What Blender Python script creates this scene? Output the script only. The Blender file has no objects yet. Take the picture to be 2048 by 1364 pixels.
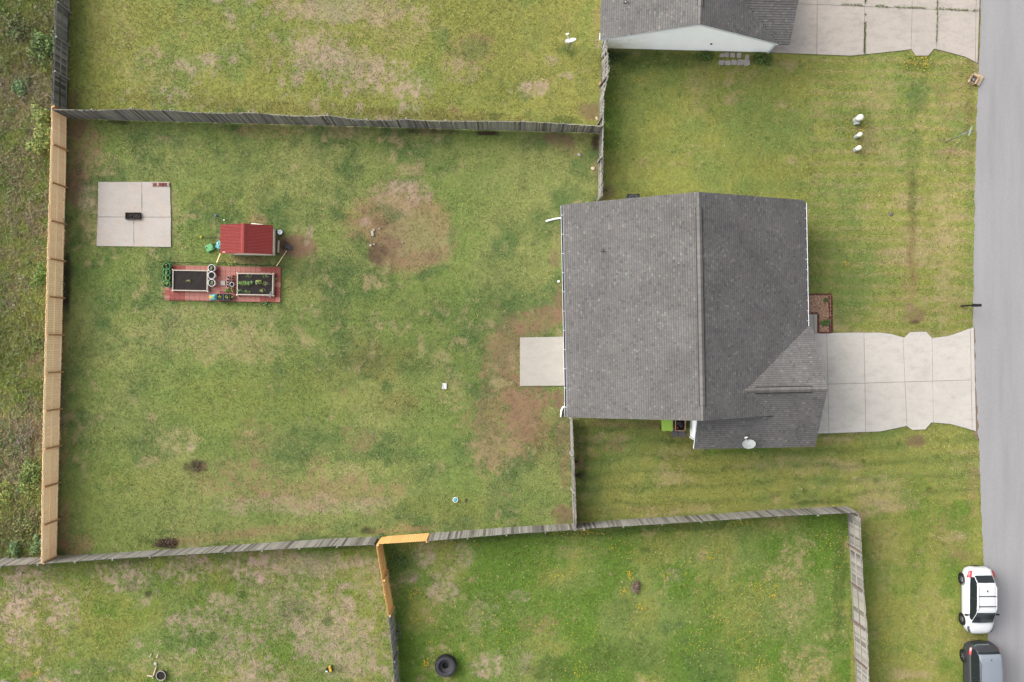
import bpy, math, random
import numpy as np
from mathutils import Matrix, Vector

# ------------------------------------------------------------------ camera, sky, sun, exposure
scene = bpy.context.scene
C = scene.collection
F, H = 1593.0, 51.4                      # focal length in photo pixels, camera height in metres

def P(px, py, z=0.0):                    # photo pixel at a known height -> point in metres
    return ((px-1024)/F*(H-z), -(py-682)/F*(H-z), z)

cam = bpy.data.cameras.new('camera')
cam.sensor_width = 36.0
cam.lens = F/2048*36.0
cam.clip_end = 6000
camo = bpy.data.objects.new('camera', cam)
camo.location = (0, 0, H)
C.objects.link(camo)
scene.camera = camo

SUN_EL, SUN_AZ = 34.0, 152.0             # elevation; azimuth counted from +X towards +Y (sun up-left)
world = bpy.data.worlds.new('World'); scene.world = world
world.use_nodes = True
wn, wl = world.node_tree.nodes, world.node_tree.links
sky = wn.new('ShaderNodeTexSky'); sky.sky_type = 'NISHITA'; sky.sun_disc = False
sky.sun_elevation = math.radians(SUN_EL); sky.sun_rotation = math.radians(90-SUN_AZ)
sky.air_density = 1.0; sky.dust_density = 6.0; sky.ozone_density = 0.6
hs = wn.new('ShaderNodeHueSaturation'); hs.inputs['Saturation'].default_value = 0.30
wl.new(sky.outputs[0], hs.inputs['Color'])
wl.new(hs.outputs[0], wn['Background'].inputs[0])
wn['Background'].inputs[1].default_value = 0.15
sun = bpy.data.lights.new('sun', 'SUN'); sun.energy = 1.5; sun.angle = math.radians(78)
sun.color = (1.0, 0.97, 0.93)
suno = bpy.data.objects.new('sun', sun); C.objects.link(suno)
_d = Vector((math.cos(math.radians(SUN_EL))*math.cos(math.radians(SUN_AZ)),
             math.cos(math.radians(SUN_EL))*math.sin(math.radians(SUN_AZ)), math.sin(math.radians(SUN_EL))))
suno.rotation_euler = _d.to_track_quat('Z', 'Y').to_euler()
suno.location = (0, 0, 60)
vs = scene.view_settings
vs.view_transform = 'Standard'; vs.look = 'None'; vs.gamma = 1.0; vs.use_curve_mapping = False
vs.exposure = 1.43
K = 2.85                                  # display value of a flat surface / its albedo, at this light

# ------------------------------------------------------------------ helpers
def lin(c):
    a = np.array(c, float)/255.0
    return np.where(a <= 0.04045, a/12.92, ((a+0.055)/1.055)**2.4)
def alb(c):                               # colour as it shows in daylight -> albedo
    return tuple(np.clip(lin(c)/K, 0.004, 0.84))
def albv(c):                              # reflectance given directly (paint, wood and siding seen on upright faces)
    return tuple(np.clip(lin(c)*.84, 0.004, 0.84))

def hash2(ix, iy, seed):
    n = (ix.astype(np.int64)*374761393 + iy.astype(np.int64)*668265263 + seed*974711) & 0xffffffff
    n = ((n ^ (n >> 13))*1274126177) & 0xffffffff
    n = (n ^ (n >> 16)) & 0xffffffff
    return n/4294967295.0
def vnoise(x, y, seed=0):
    x = np.asarray(x, float); y = np.asarray(y, float)
    ix = np.floor(x); iy = np.floor(y); fx = x-ix; fy = y-iy
    fx = fx*fx*(3-2*fx); fy = fy*fy*(3-2*fy)
    a = hash2(ix, iy, seed); b = hash2(ix+1, iy, seed); c = hash2(ix, iy+1, seed); d = hash2(ix+1, iy+1, seed)
    return (a*(1-fx)+b*fx)*(1-fy)+(c*(1-fx)+d*fx)*fy
def fbm(x, y, s, seed=0, o=4):            # s = feature size in metres
    r = 0; a = 1; t = 0
    for k in range(o):
        r = r+a*vnoise(x/s*2**k+17.3*k, y/s*2**k-9.1*k, seed+k*31); t += a; a *= 0.55
    return r/t
def sstep(a, b, x):
    t = np.clip((x-a)/(b-a), 0, 1); return t*t*(3-2*t)

class MB:
    def __init__(s): s.v = []; s.f = []; s.m = []
    def add(s, vs_, fs, mi=0):
        o = len(s.v); s.v += [tuple(p) for p in vs_]
        s.f += [tuple(i+o for i in f) for f in fs]; s.m += [mi]*len(fs); return s
    def box(s, c, d, rz=0, mi=0, rx=0, ry=0):
        R = Matrix.Rotation(rz, 3, 'Z') @ Matrix.Rotation(ry, 3, 'Y') @ Matrix.Rotation(rx, 3, 'X')
        vv = []
        for z in (-.5, .5):
            for x, y in ((-.5, -.5), (.5, -.5), (.5, .5), (-.5, .5)):
                q = R @ Vector((x*d[0], y*d[1], z*d[2])); vv.append((q.x+c[0], q.y+c[1], q.z+c[2]))
        return s.add(vv, [(3, 2, 1, 0), (4, 5, 6, 7), (0, 1, 5, 4), (1, 2, 6, 5), (2, 3, 7, 6), (3, 0, 4, 7)], mi)
    def beam(s, p, q, w, h, mi=0, up=(0, 0, 1)):
        p = Vector(p); q = Vector(q); d = (q-p).normalized(); u = Vector(up)
        if abs(d.dot(u)) > .98: u = Vector((1, 0, 0))
        x = d.cross(u).normalized(); y = x.cross(d).normalized()
        vv = [e+x*a*w/2+y*b*h/2 for e in (p, q) for a, b in ((-1, -1), (1, -1), (1, 1), (-1, 1))]
        return s.add(vv, [(0, 1, 2, 3), (7, 6, 5, 4), (0, 4, 5, 1), (1, 5, 6, 2), (2, 6, 7, 3), (3, 7, 4, 0)], mi)
    def tube(s, pts, r, n=8, mi=0, cap=True, closed=False):
        pts = [Vector(p) for p in pts]; rr = r if isinstance(r, (list, tuple)) else [r]*len(pts)
        vv = []; m = len(pts)
        for i, p in enumerate(pts):
            if closed: d = pts[(i+1) % m]-pts[i-1]
            else: d = pts[min(i+1, m-1)]-pts[max(i-1, 0)]
            d.normalize(); u = Vector((0, 0, 1)) if abs(d.z) < .95 else Vector((1, 0, 0))
            x = d.cross(u).normalized(); y = x.cross(d)
            for k in range(n):
                a = 2*math.pi*k/n; vv.append(p+x*math.cos(a)*rr[i]+y*math.sin(a)*rr[i])
        ff = []
        for i in range(m if closed else m-1):
            for k in range(n):
                j = (i+1) % m
                ff.append((i*n+k, i*n+(k+1) % n, j*n+(k+1) % n, j*n+k))
        if cap and not closed: ff += [tuple(range(n-1, -1, -1)), tuple(range((m-1)*n, m*n))]
        return s.add(vv, ff, mi)
    def lathe(s, prof, n=24, c=(0, 0, 0), mi=0, cap0=True, cap1=True, jit=None):
        vv = []
        for i, (r, z) in enumerate(prof):
            for k in range(n):
                a = 2*math.pi*k/n; q = r*(1 if jit is None else jit(i, k)); vv.append((c[0]+q*math.cos(a), c[1]+q*math.sin(a), c[2]+z))
        ff = []
        for i in range(len(prof)-1):
            for k in range(n): ff.append((i*n+k, i*n+(k+1) % n, (i+1)*n+(k+1) % n, (i+1)*n+k))
        if cap0: ff.append(tuple(range(n-1, -1, -1)))
        if cap1: ff.append(tuple(range((len(prof)-1)*n, len(prof)*n)))
        return s.add(vv, ff, mi)
    def prism(s, poly, z0, z1, mi=0):     # poly: xy points, any winding; z1 may be a function of x, y
        A = sum(poly[i-1][0]*poly[i][1]-poly[i][0]*poly[i-1][1] for i in range(len(poly)))
        if A < 0: poly = poly[::-1]
        n = len(poly); zf = z1 if callable(z1) else (lambda x, y: z1); bf = z0 if callable(z0) else (lambda x, y: z0)
        vv = [(x, y, bf(x, y)) for x, y in poly]+[(x, y, zf(x, y)) for x, y in poly]
        ff = [tuple(range(n-1, -1, -1)), tuple(range(n, 2*n))]+[(i, (i+1) % n, n+(i+1) % n, n+i) for i in range(n)]
        return s.add(vv, ff, mi)
    def build(s, name, mats, parent=None, smooth=False, bevel=0, loc=None):
        me = bpy.data.meshes.new(name); me.from_pydata(s.v, [], s.f); me.update()
        for m in (mats if isinstance(mats, (list, tuple)) else [mats]): me.materials.append(m)
        if len(set(s.m)) > 1: me.polygons.foreach_set('material_index', s.m)
        if smooth: me.polygons.foreach_set('use_smooth', [True]*len(s.f))
        return link(name, me, parent, bevel, loc)
def link(name, me, parent=None, bevel=0, loc=None):
    o = bpy.data.objects.new(name, me); C.objects.link(o)
    if parent is not None: o.parent = parent
    if loc is not None: o.location = loc
    if bevel:
        b = o.modifiers.new('bevel', 'BEVEL'); b.width = bevel; b.segments = 2; b.limit_method = 'ANGLE'
    return o
def tag(o, label=None, cat=None, group=None, kind=None):
    if label: o['label'] = label
    if cat: o['category'] = cat
    if group: o['group'] = group
    if kind: o['kind'] = kind
    return o
def thing(name, label, cat, loc=(0, 0, 0), rz=0, group=None):
    o = bpy.data.objects.new(name, None); C.objects.link(o)
    o.location = loc; o.rotation_euler = (0, 0, rz); o.empty_display_size = .2
    return tag(o, label, cat, group)
def copy_tree(o, parent=None):
    c = o.copy(); C.objects.link(c); c.parent = parent
    for ch in list(o.children): copy_tree(ch, c)
    return c
def fast_mesh(name, verts, nper, cols=None, mat=None, smooth=False):
    # verts (n, nper, 3) separate polygons of nper corners, cols (n, nper, 3)
    n = len(verts); me = bpy.data.meshes.new(name)
    me.vertices.add(n*nper); me.loops.add(n*nper); me.polygons.add(n)
    me.vertices.foreach_set('co', np.ascontiguousarray(verts, np.float32).ravel())
    me.loops.foreach_set('vertex_index', np.arange(n*nper, dtype=np.int32))
    me.polygons.foreach_set('loop_start', np.arange(0, n*nper, nper, dtype=np.int32))
    if cols is not None:
        at = me.attributes.new('Col', 'FLOAT_COLOR', 'POINT')
        c4 = np.ones((n*nper, 4), np.float32); c4[:, :3] = np.asarray(cols).reshape(-1, 3)
        at.data.foreach_set('color', c4.ravel())
    if mat: me.materials.append(mat)
    me.update(calc_edges=True); me.validate()
    return me

# ------------------------------------------------------------------ materials
class N:
    def __init__(s, name):
        s.mat = bpy.data.materials.new(name); s.mat.use_nodes = True
        s.t = s.mat.node_tree; s.b = s.t.nodes['Principled BSDF']
    def n(s, typ, **kw):
        x = s.t.nodes.new('ShaderNode'+typ)
        for k, v in kw.items():
            if k in x.inputs: x.inputs[k].default_value = v
            else: setattr(x, k, v)
        return x
    def l(s, a, b): s.t.links.new(a, b)
    def pos(s): return s.n('NewGeometry').outputs['Position']
    def obj(s): return s.n('TexCoord').outputs['Object']
    def rnd(s): return s.n('ObjectInfo').outputs['Random']
    def noise(s, vec, scale, detail=4, rough=.6, stretch=None):
        if stretch:
            m = s.n('Mapping'); m.inputs['Scale'].default_value = stretch; s.l(vec, m.inputs['Vector']); vec = m.outputs[0]
        x = s.n('TexNoise'); x.inputs['Scale'].default_value = scale; x.inputs['Detail'].default_value = detail
        x.inputs['Roughness'].default_value = rough; s.l(vec, x.inputs['Vector']); return x.outputs['Fac']
    def ramp(s, fac, stops):
        r = s.n('ValToRGB'); e = r.color_ramp.elements
        while len(e) < len(stops): e.new(.5)
        for i, (p, c) in enumerate(stops): e[i].position = p; e[i].color = (*c[:3], 1)
        s.l(fac, r.inputs[0]); return r.outputs[0]
    def mix(s, fac, a, b, mode='MIX'):
        x = s.n('Mix', data_type='RGBA', blend_type=mode)
        for v, i in ((fac, 0), (a, 6), (b, 7)):
            if isinstance(v, (int, float)): x.inputs[i].default_value = v
            elif isinstance(v, tuple): x.inputs[i].default_value = (*v[:3], 1)
            else: s.l(v, x.inputs[i])
        return x.outputs[2]
    def mr(s, v, a, b, c, d):
        x = s.n('MapRange'); x.inputs[1].default_value = a; x.inputs[2].default_value = b
        x.inputs[3].default_value = c; x.inputs[4].default_value = d; s.l(v, x.inputs[0]); return x.outputs[0]
    def bump(s, h, strength=.4, dist=.01):
        x = s.n('Bump'); x.inputs['Strength'].default_value = strength; x.inputs['Distance'].default_value = dist
        s.l(h, x.inputs['Height']); s.l(x.outputs[0], s.b.inputs['Normal'])
    def out(s, col=None, rough=.8, metal=0, spec=.3):
        if col is not None:
            if isinstance(col, tuple): s.b.inputs['Base Color'].default_value = (*col[:3], 1)
            else: s.l(col, s.b.inputs['Base Color'])
        s.b.inputs['Roughness'].default_value = rough; s.b.inputs['Metallic'].default_value = metal
        s.b.inputs['Specular IOR Level'].default_value = spec
        return s.mat
def sc(c, k): return tuple(min(.85, x*k) for x in c)
def plain(name, c, rough=.7, var=.15, scale=6, metal=0, spec=.3, rndvar=0, bump=0, up=False):
    m = N(name); a = (albv if up else alb)(c); p = m.obj()
    col = m.ramp(m.noise(p, scale, 5), [(.25, sc(a, 1-var)), (.75, sc(a, 1+var))])
    if rndvar: col = m.mix(m.mr(m.rnd(), 0, 1, 0, rndvar), col, sc(a, .45))
    if bump: m.bump(m.noise(p, scale*6, 4), bump, .004)
    return m.out(col, rough, metal, spec)
def vcol_mat(name, rough=.9, var=.25, scale=14, trans=0, bump=0):
    m = N(name); a = m.n('Attribute', attribute_name='Col')
    v = m.mr(m.noise(m.pos(), scale, 4, .7), .25, .75, 1-var, 1+var)
    x = m.n('VectorMath', operation='SCALE'); m.l(a.outputs['Color'], x.inputs[0]); m.l(v, x.inputs['Scale'])
    if bump: m.bump(m.noise(m.pos(), 40, 3), bump, .03)
    return m.out(x.outputs[0], rough, 0, .15)

M = {}
M['ground'] = vcol_mat('ground_turf', .95, .20, 9, bump=.3)
M['blade'] = vcol_mat('grass_blades', .75, .12, 3)
M['leafy'] = vcol_mat('leaf_colour', .65, .12, 6)
def wood_old():
    m = N('weathered_grey_wood'); p = m.obj(); a = albv((146, 143, 137))
    g = m.noise(p, 9, 5, .7, (3.5, 3.5, .35))
    col = m.ramp(g, [(.25, sc(a, .38)), (.5, sc(a, .82)), (.78, sc(a, 1.2))])
    r = m.rnd()
    col = m.mix(m.ramp(r, [(0, (0, 0, 0)), (.45, (.25, .25, .25)), (.8, (.6, .6, .6)), (1, (.95, .95, .95))]), col, albv((68, 65, 61)))
    col = m.mix(m.mr(m.noise(m.pos(), .7, 3), .52, .75, 0, .35), col, albv((122, 126, 100)))
    m.bump(g, .5, .006)
    return m.out(col, .9, 0, .1)
def wood_new(name, c, dark):
    m = N(name); p = m.obj(); a = albv(c); d = albv(dark)
    g = m.noise(p, 7, 5, .65, (3, 3, .3))
    col = m.ramp(g, [(.28, d), (.5, a), (.8, sc(a, 1.12))])
    col = m.mix(m.mr(m.rnd(), 0, 1, 0, .5), col, d)
    m.bump(g, .25, .003)
    return m.out(col, .75, 0, .2)
M['wood_old'] = wood_old()
M['wood_new'] = wood_new('new_pine_wood', (255, 224, 182), (248, 200, 152))
M['wood_post'] = wood_new('treated_post_wood', (180, 140, 98), (146, 108, 72))
M['wood_gold'] = wood_new('golden_pine_wood', (212, 168, 108), (186, 138, 82))
M['wood_pale'] = wood_new('pale_bed_boards', (176, 162, 144), (146, 128, 110))
M['post_rust'] = wood_new('rusty_brown_post_wood', (104, 90, 80), (78, 64, 56))
M['cap_wood'] = plain('cream_cap_boards', (218, 208, 192), .7, .08, 8)
def concrete(name, c, stain=(150, 145, 138), warm=None):
    m = N(name); p = m.pos(); a = alb(c)
    n1 = m.noise(p, .55, 6, .62); n2 = m.noise(p, 5, 5, .7); n3 = m.noise(p, 22, 3, .6)
    col = m.ramp(n1, [(.3, sc(a, .90)), (.52, a), (.75, sc(a, 1.05))])
    col = m.mix(m.mr(n2, .5, .8, 0, .45), col, alb(stain))
    col = m.mix(m.mr(m.noise(p, 1.1, 6, .7, (1, 2.2, 1)), .48, .74, 0, .55), col, alb(stain))
    if warm: col = m.mix(m.mr(m.noise(p, .9, 4), .5, .72, 0, .5), col, alb(warm))
    col = m.mix(m.mr(n3, .45, .9, 0, .12), col, sc(a, .55))
    col = m.mix(m.mr(m.rnd(), 0, 1, 0, .10), col, sc(a, .6))
    m.bump(n3, .3, .003)
    return m.out(col, .85, 0, .25)
M['drive'] = concrete('driveway_concrete', (233, 227, 217), (192, 187, 180))
M['drive_n'] = concrete('old_driveway_concrete', (216, 206, 195), (168, 160, 150))
M['slab'] = concrete('patio_concrete', (204, 198, 188), (176, 170, 160))
M['pad'] = concrete('fire_pad_concrete', (216, 208, 200), (190, 180, 172), (226, 196, 172))
M['drive_edge'] = concrete('trowelled_edge_concrete', (232, 228, 222), (204, 200, 196))
M['joint'] = plain('slab_joint_dirt', (146, 138, 124), .95, .3, 3)
M['dirt'] = plain('roadside_dirt', (146, 124, 102), .95, .35, 5, bump=.5)
M['paver_old'] = concrete('old_paver_concrete', (216, 208, 202), (150, 146, 138))
def asphalt():
    m = N('worn_asphalt'); p = m.pos(); a = alb((188, 187, 189))
    n1 = m.noise(p, .35, 4, .6, (3, .25, 1)); n2 = m.noise(p, 45, 3, .8); n3 = m.noise(p, 7, 4, .75)
    col = m.ramp(n1, [(.28, sc(a, .82)), (.5, a), (.72, sc(a, 1.10))])
    col = m.mix(m.mr(n2, .35, .75, 0, .55), col, sc(a, .62))
    col = m.mix(m.mr(m.noise(p, 10, 4, .8), .4, .7, 0, .6), col, sc(a, .68))
    col = m.mix(m.mr(n3, .62, .8, 0, .35), col, sc(a, .5))
    m.bump(n2, .5, .006)
    return m.out(col, .8, 0, .3)
M['road'] = asphalt()
def shingle_mat():
    m = N('asphalt_shingles'); a = m.n('Attribute', attribute_name='Col')
    n1 = m.noise(m.pos(), 38, 3, .8); n2 = m.noise(m.pos(), .5, 4, .6)
    x = m.n('VectorMath', operation='SCALE'); m.l(a.outputs['Color'], x.inputs[0]); m.l(m.mr(n1, .25, .75, .68, 1.3), x.inputs['Scale'])
    y = m.n('VectorMath', operation='SCALE'); m.l(x.outputs[0], y.inputs[0]); m.l(m.mr(n2, .3, .7, .82, 1.14), y.inputs['Scale'])
    m.bump(n1, .6, .004)
    return m.out(y.outputs[0], .9, 0, .2)
M['shingle'] = shingle_mat()
M['deck'] = plain('roof_underlay', (62, 60, 60), .95, .2, 4)
M['black'] = plain('black_plastic', (34, 34, 36), .6, .2, 8)
M['rubber'] = plain('black_rubber', (66, 66, 72), .8, .25, 12, bump=.3)
M['white'] = plain('white_vinyl', (200, 204, 208), .5, .02, 2, up=True)
M['white_worn'] = plain('white_paint_worn', (196, 190, 178), .6, .08, 9, up=True)
def siding(name, c, stain=None):
    m = N(name); p = m.pos(); a = albv(c)
    col = m.ramp(m.noise(p, 1.2, 4), [(.3, sc(a, .95)), (.7, sc(a, 1.03))])
    if stain:
        s_ = m.n('SeparateXYZ'); m.l(p, s_.inputs[0])
        f = m.n('Math', operation='MULTIPLY'); m.l(m.mr(s_.outputs[0], 6.0, 9.4, 1, 0), f.inputs[0])
        g = m.n('Math', operation='ADD'); m.l(m.noise(p, 1.6, 5, .65), g.inputs[0]); m.l(m.mr(s_.outputs[2], .2, 2.6, .18, -.25), g.inputs[1])
        m.l(m.mr(g.outputs[0], .36, .66, 0, 1), f.inputs[1])
        col = m.mix(f.outputs[0], col, albv(stain))
    return m.out(col, .55, 0, .3)
M['siding_n'] = siding('white_lap_siding', (255, 255, 255), (214, 210, 176))
M['siding_g'] = siding('pale_grey_lap_siding', (246, 252, 252))
M['red_metal'] = plain('red_painted_metal', (166, 74, 70), .75, .08, 3, spec=.12)
M['tan'] = plain('tan_wood_panel', (240, 218, 188), .8, .12, 7, up=True)
M['brown_soil'] = plain('dark_potting_soil', (46, 39, 37), .97, .45, 24, bump=.9)
M['red_paver'] = plain('dry_red_paver', (200, 134, 122), .85, .10, 8, rndvar=.10, bump=.3)
M['wet_paver'] = plain('wet_red_paver', (162, 62, 46), .55, .14, 6, rndvar=.15, bump=.3)
M['brick'] = plain('red_brick', (158, 92, 80), .9, .25, 14, rndvar=.5, bump=.5)
M['brick_pale'] = plain('pale_brick', (214, 190, 180), .9, .2, 14, bump=.5)
M['edge_brick'] = plain('edging_brick', (122, 60, 52), .85, .25, 10, rndvar=.4, bump=.5)
M['ash'] = plain('ash_and_char', (74, 66, 62), .97, .6, 30, bump=.9)
M['steel_dark'] = plain('sooty_steel', (44, 40, 38), .7, .3, 20, metal=.3)
M['galv'] = plain('galvanised_steel', (176, 182, 184), .45, .1, 10, metal=.5)
M['dish'] = plain('dish_grey_paint', (226, 232, 232), .6, .03, 3)
M['pedestal'] = plain('grey_green_plastic', (196, 204, 198), .6, .05, 3)
M['bag_green'] = plain('green_fabric', (112, 190, 122), .85, .2, 12)
M['green_plastic'] = plain('green_plastic', (104, 190, 120), .5, .1, 5)
M['lime'] = plain('lime_green_plastic', (190, 236, 84), .45, .04, 3, spec=.5)
M['bin_tan'] = plain('tan_bin_plastic', (216, 168, 146), .5, .08, 5)
M['teal'] = plain('teal_plastic', (96, 196, 210), .4, .08, 6, spec=.5)
M['aqua_bag'] = plain('aqua_printed_bag', (120, 210, 214), .4, .12, 9, spec=.5)
M['yellow'] = plain('yellow_plastic', (240, 200, 60), .45, .08, 6)
M['terracotta'] = plain('terracotta', (196, 140, 104), .85, .15, 9)
M['maroon'] = plain('maroon_plastic', (104, 60, 66), .5, .1, 8)
M['cardboard'] = plain('cardboard', (234, 204, 168), .9, .08, 6)
M['paper'] = plain('white_paper', (244, 244, 242), .8, .03, 5)
M['stone'] = plain('pale_stone', (206, 204, 196), .9, .2, 12, bump=.6)
M['slate'] = plain('slate_stone', (112, 110, 118), .85, .2, 9, bump=.5)
M['twig'] = plain('dead_twigs', (96, 78, 66), .95, .25, 10)
M['wire'] = plain('dark_wire', (44, 56, 42), .6, .1, 5)
M['carwhite'] = plain('white_car_paint', (170, 172, 174), .3, .01, 1, spec=.4, up=True)
M['cardark'] = plain('dark_grey_car_paint', (66, 68, 74), .25, .03, 1, spec=.6)
M['carroof'] = plain('silver_grey_roof_paint', (150, 160, 172), .3, .03, 1, spec=.6)
M['glass'] = plain('tinted_car_glass', (40, 48, 52), .12, .05, 1, spec=.35)
M['red_lens'] = plain('red_tail_lens', (196, 34, 40), .2, .1, 5, spec=.6)
M['lamp_lens'] = plain('headlight_lens', (96, 104, 112), .15, .2, 8, spec=.7)
M['rim'] = plain('alloy_rim', (150, 154, 160), .35, .1, 5, metal=.6)
M['rim_dark'] = plain('dark_wheel_rim', (58, 58, 62), .4, .1, 5, metal=.3)
M['sign_green'] = plain('sign_green', (150, 176, 168), .5, .1, 4)
M['mulch_chip'] = vcol_mat('wood_chips', .9, .2, 20)
M['flower'] = plain('yellow_petals', (238, 204, 40), .7, .1, 9)
# ------------------------------------------------------------------ ground: where each kind of turf grows
rng = np.random.default_rng(7)
COLS = {k: np.array(alb(v)) for k, v in dict(
    dry=(184, 166, 130), pink=(192, 169, 155), soil=(136, 112, 92), mulch=(62, 48, 44), dark=(92, 120, 68), green=(130, 150, 82),
    lush=(108, 140, 56), yel=(162, 164, 90), brown=(160, 132, 104), olive=(132, 124, 76), grey=(154, 144, 108), yg=(150, 156, 82),
    redb=(154, 123, 102), lg=(152, 160, 98), dk2=(86, 108, 52), sand=(210, 194, 168), fb=(176, 156, 134), fg=(162, 174, 96), fd=(130, 128, 84)).items()}

def fence_line(pts, z=0.0): return [P(x, y, z) for x, y in pts]
# fence foot and top lines, in photo pixels (foot at the ground, top at the fence height)
FEN = {
 'tan_w':  dict(ax='y', foot=[(134, 228), (132.5, 341), (128, 500), (124.5, 682), (120, 850), (116, 1023), (114, 1112)],
                top=[(103, 219), (100, 341), (95, 500), (90, 682), (86, 850), (83, 1023), (82, 1127)], h=1.83),
 'grey_w': dict(ax='y', foot=[(143, -40), (140, 0), (135, 160), (134, 226)], top=[(112, -60), (110.5, 0), (104.5, 160), (103, 216)], h=1.75),
 'north':  dict(ax='x', foot=[(136, 236), (260, 241), (375, 244), (500, 247), (762, 254), (1024, 261.5), (1160, 265), (1199, 267)],
                top=[(110, 219.5), (200, 221), (262, 217.5), (300, 220.5), (342, 220.5), (375, 224), (420, 226.5), (460, 226.5), (512, 225), (542, 229),
                     (587, 232.5), (637, 232.5), (656, 230.5), (687, 236), (712, 240), (762, 241), (812, 239), (862, 242.5), (1022, 243), (1040, 243), (1099, 246), (1205, 253)], h=1.83),
 'ne':     dict(ax='y', foot=[(1207, 96), (1203, 110), (1203, 160), (1200, 190), (1199, 215), (1198, 341), (1197, 402)],
                top=[(1212, 72), (1216, 100), (1219, 138), (1215, 160), (1209, 185), (1207.5, 240), (1206, 341), (1205, 395)], h=1.75),
 'mid':    dict(ax='y', foot=[(1141, 832), (1143, 907), (1145, 960), (1146, 1023), (1148, 1048)],
                top=[(1145, 838), (1147.5, 907), (1150, 960), (1152.5, 1023), (1153, 1060)], h=1.7),
 'south_w': dict(ax='x', foot=[(-40, 1117), (0, 1115), (115, 1112), (207, 1107), (350, 1098), (512, 1087), (662, 1077), (757, 1073)],
                top=[(-60, 1135), (0, 1132), (82, 1127), (250, 1115), (512, 1100), (662, 1092), (756, 1088.5)], h=1.7),
 'gold_n': dict(ax='x', foot=[(764, 1073), (859, 1066)], top=[(756, 1087.5), (857, 1081)], h=1.83),
 'south_e': dict(ax='x', foot=[(862, 1066), (1024, 1054), (1149, 1047), (1236, 1039.5), (1399, 1030), (1536, 1020), (1693, 1012.5)],
                top=[(860, 1081), (1024, 1067), (1149, 1058.5), (1274, 1050), (1536, 1033), (1718, 1024)], h=1.7),
 'se':     dict(ax='y', foot=[(1694, 1014), (1701, 1135), (1706, 1248), (1712, 1364), (1714, 1390)],
                top=[(1720, 1026), (1727, 1168), (1736, 1273), (1738.5, 1364), (1740, 1410)], h=1.83),
 'gold_s': dict(ax='y', foot=[(763, 1077), (773, 1140), (786, 1213)], top=[(752, 1090), (764.5, 1163), (776, 1233)], h=1.83),
 'grey_s': dict(ax='y', foot=[(786.5, 1216), (793, 1285), (798, 1364), (800, 1390)], top=[(776.5, 1236), (782, 1285), (788, 1364), (790, 1400)], h=1.75),
}
def ipx(pts, v, k):                       # interpolate the other pixel coordinate along a line
    a = np.array(pts, float); o = np.argsort(a[:, k]); return np.interp(v, a[o, k], a[o, 1-k])

ROAD_L = [(1966, -60), (1962, 0), (1961, 60), (1958, 128), (1955, 200), (1953, 260), (1951, 341), (1948, 500), (1947, 655), (1950, 760), (1954, 862), (1958, 880), (1961, 1000), (1963, 1023), (1967, 1130), (1972, 1220), (1976, 1290), (1986, 1364), (1990, 1420)]
FIELD, BACK, NORTH, FRONT, SW, SE, VERGE = range(7)
def region(px, py):
    r = np.full(px.shape, FRONT)
    xl = np.where(py < 228, ipx(FEN['grey_w']['foot'], py, 1), ipx(FEN['tan_w']['foot'], py, 1))
    yn = ipx(FEN['north']['foot'], px, 0)-6
    ys = np.where(px < 760, ipx(FEN['south_w']['foot'], px, 0), ipx(FEN['south_e']['foot'], px, 0))+4
    xm = np.where(py < 620, 1202, 1145)
    r[(px < xm)] = BACK
    r[(px < 1207) & (py < yn)] = NORTH
    r[(px < xl) & (py < 1117)] = FIELD
    r[(py > ys) & (px < 1700)] = SE
    xg = ipx(FEN['gold_s']['foot']+FEN['grey_s']['foot'], py, 1)-4
    r[(py > ys) & (px < xg) & (px < 900)] = SW
    r[(px > 1700) & (py > 1000)] = VERGE
    return r

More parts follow.
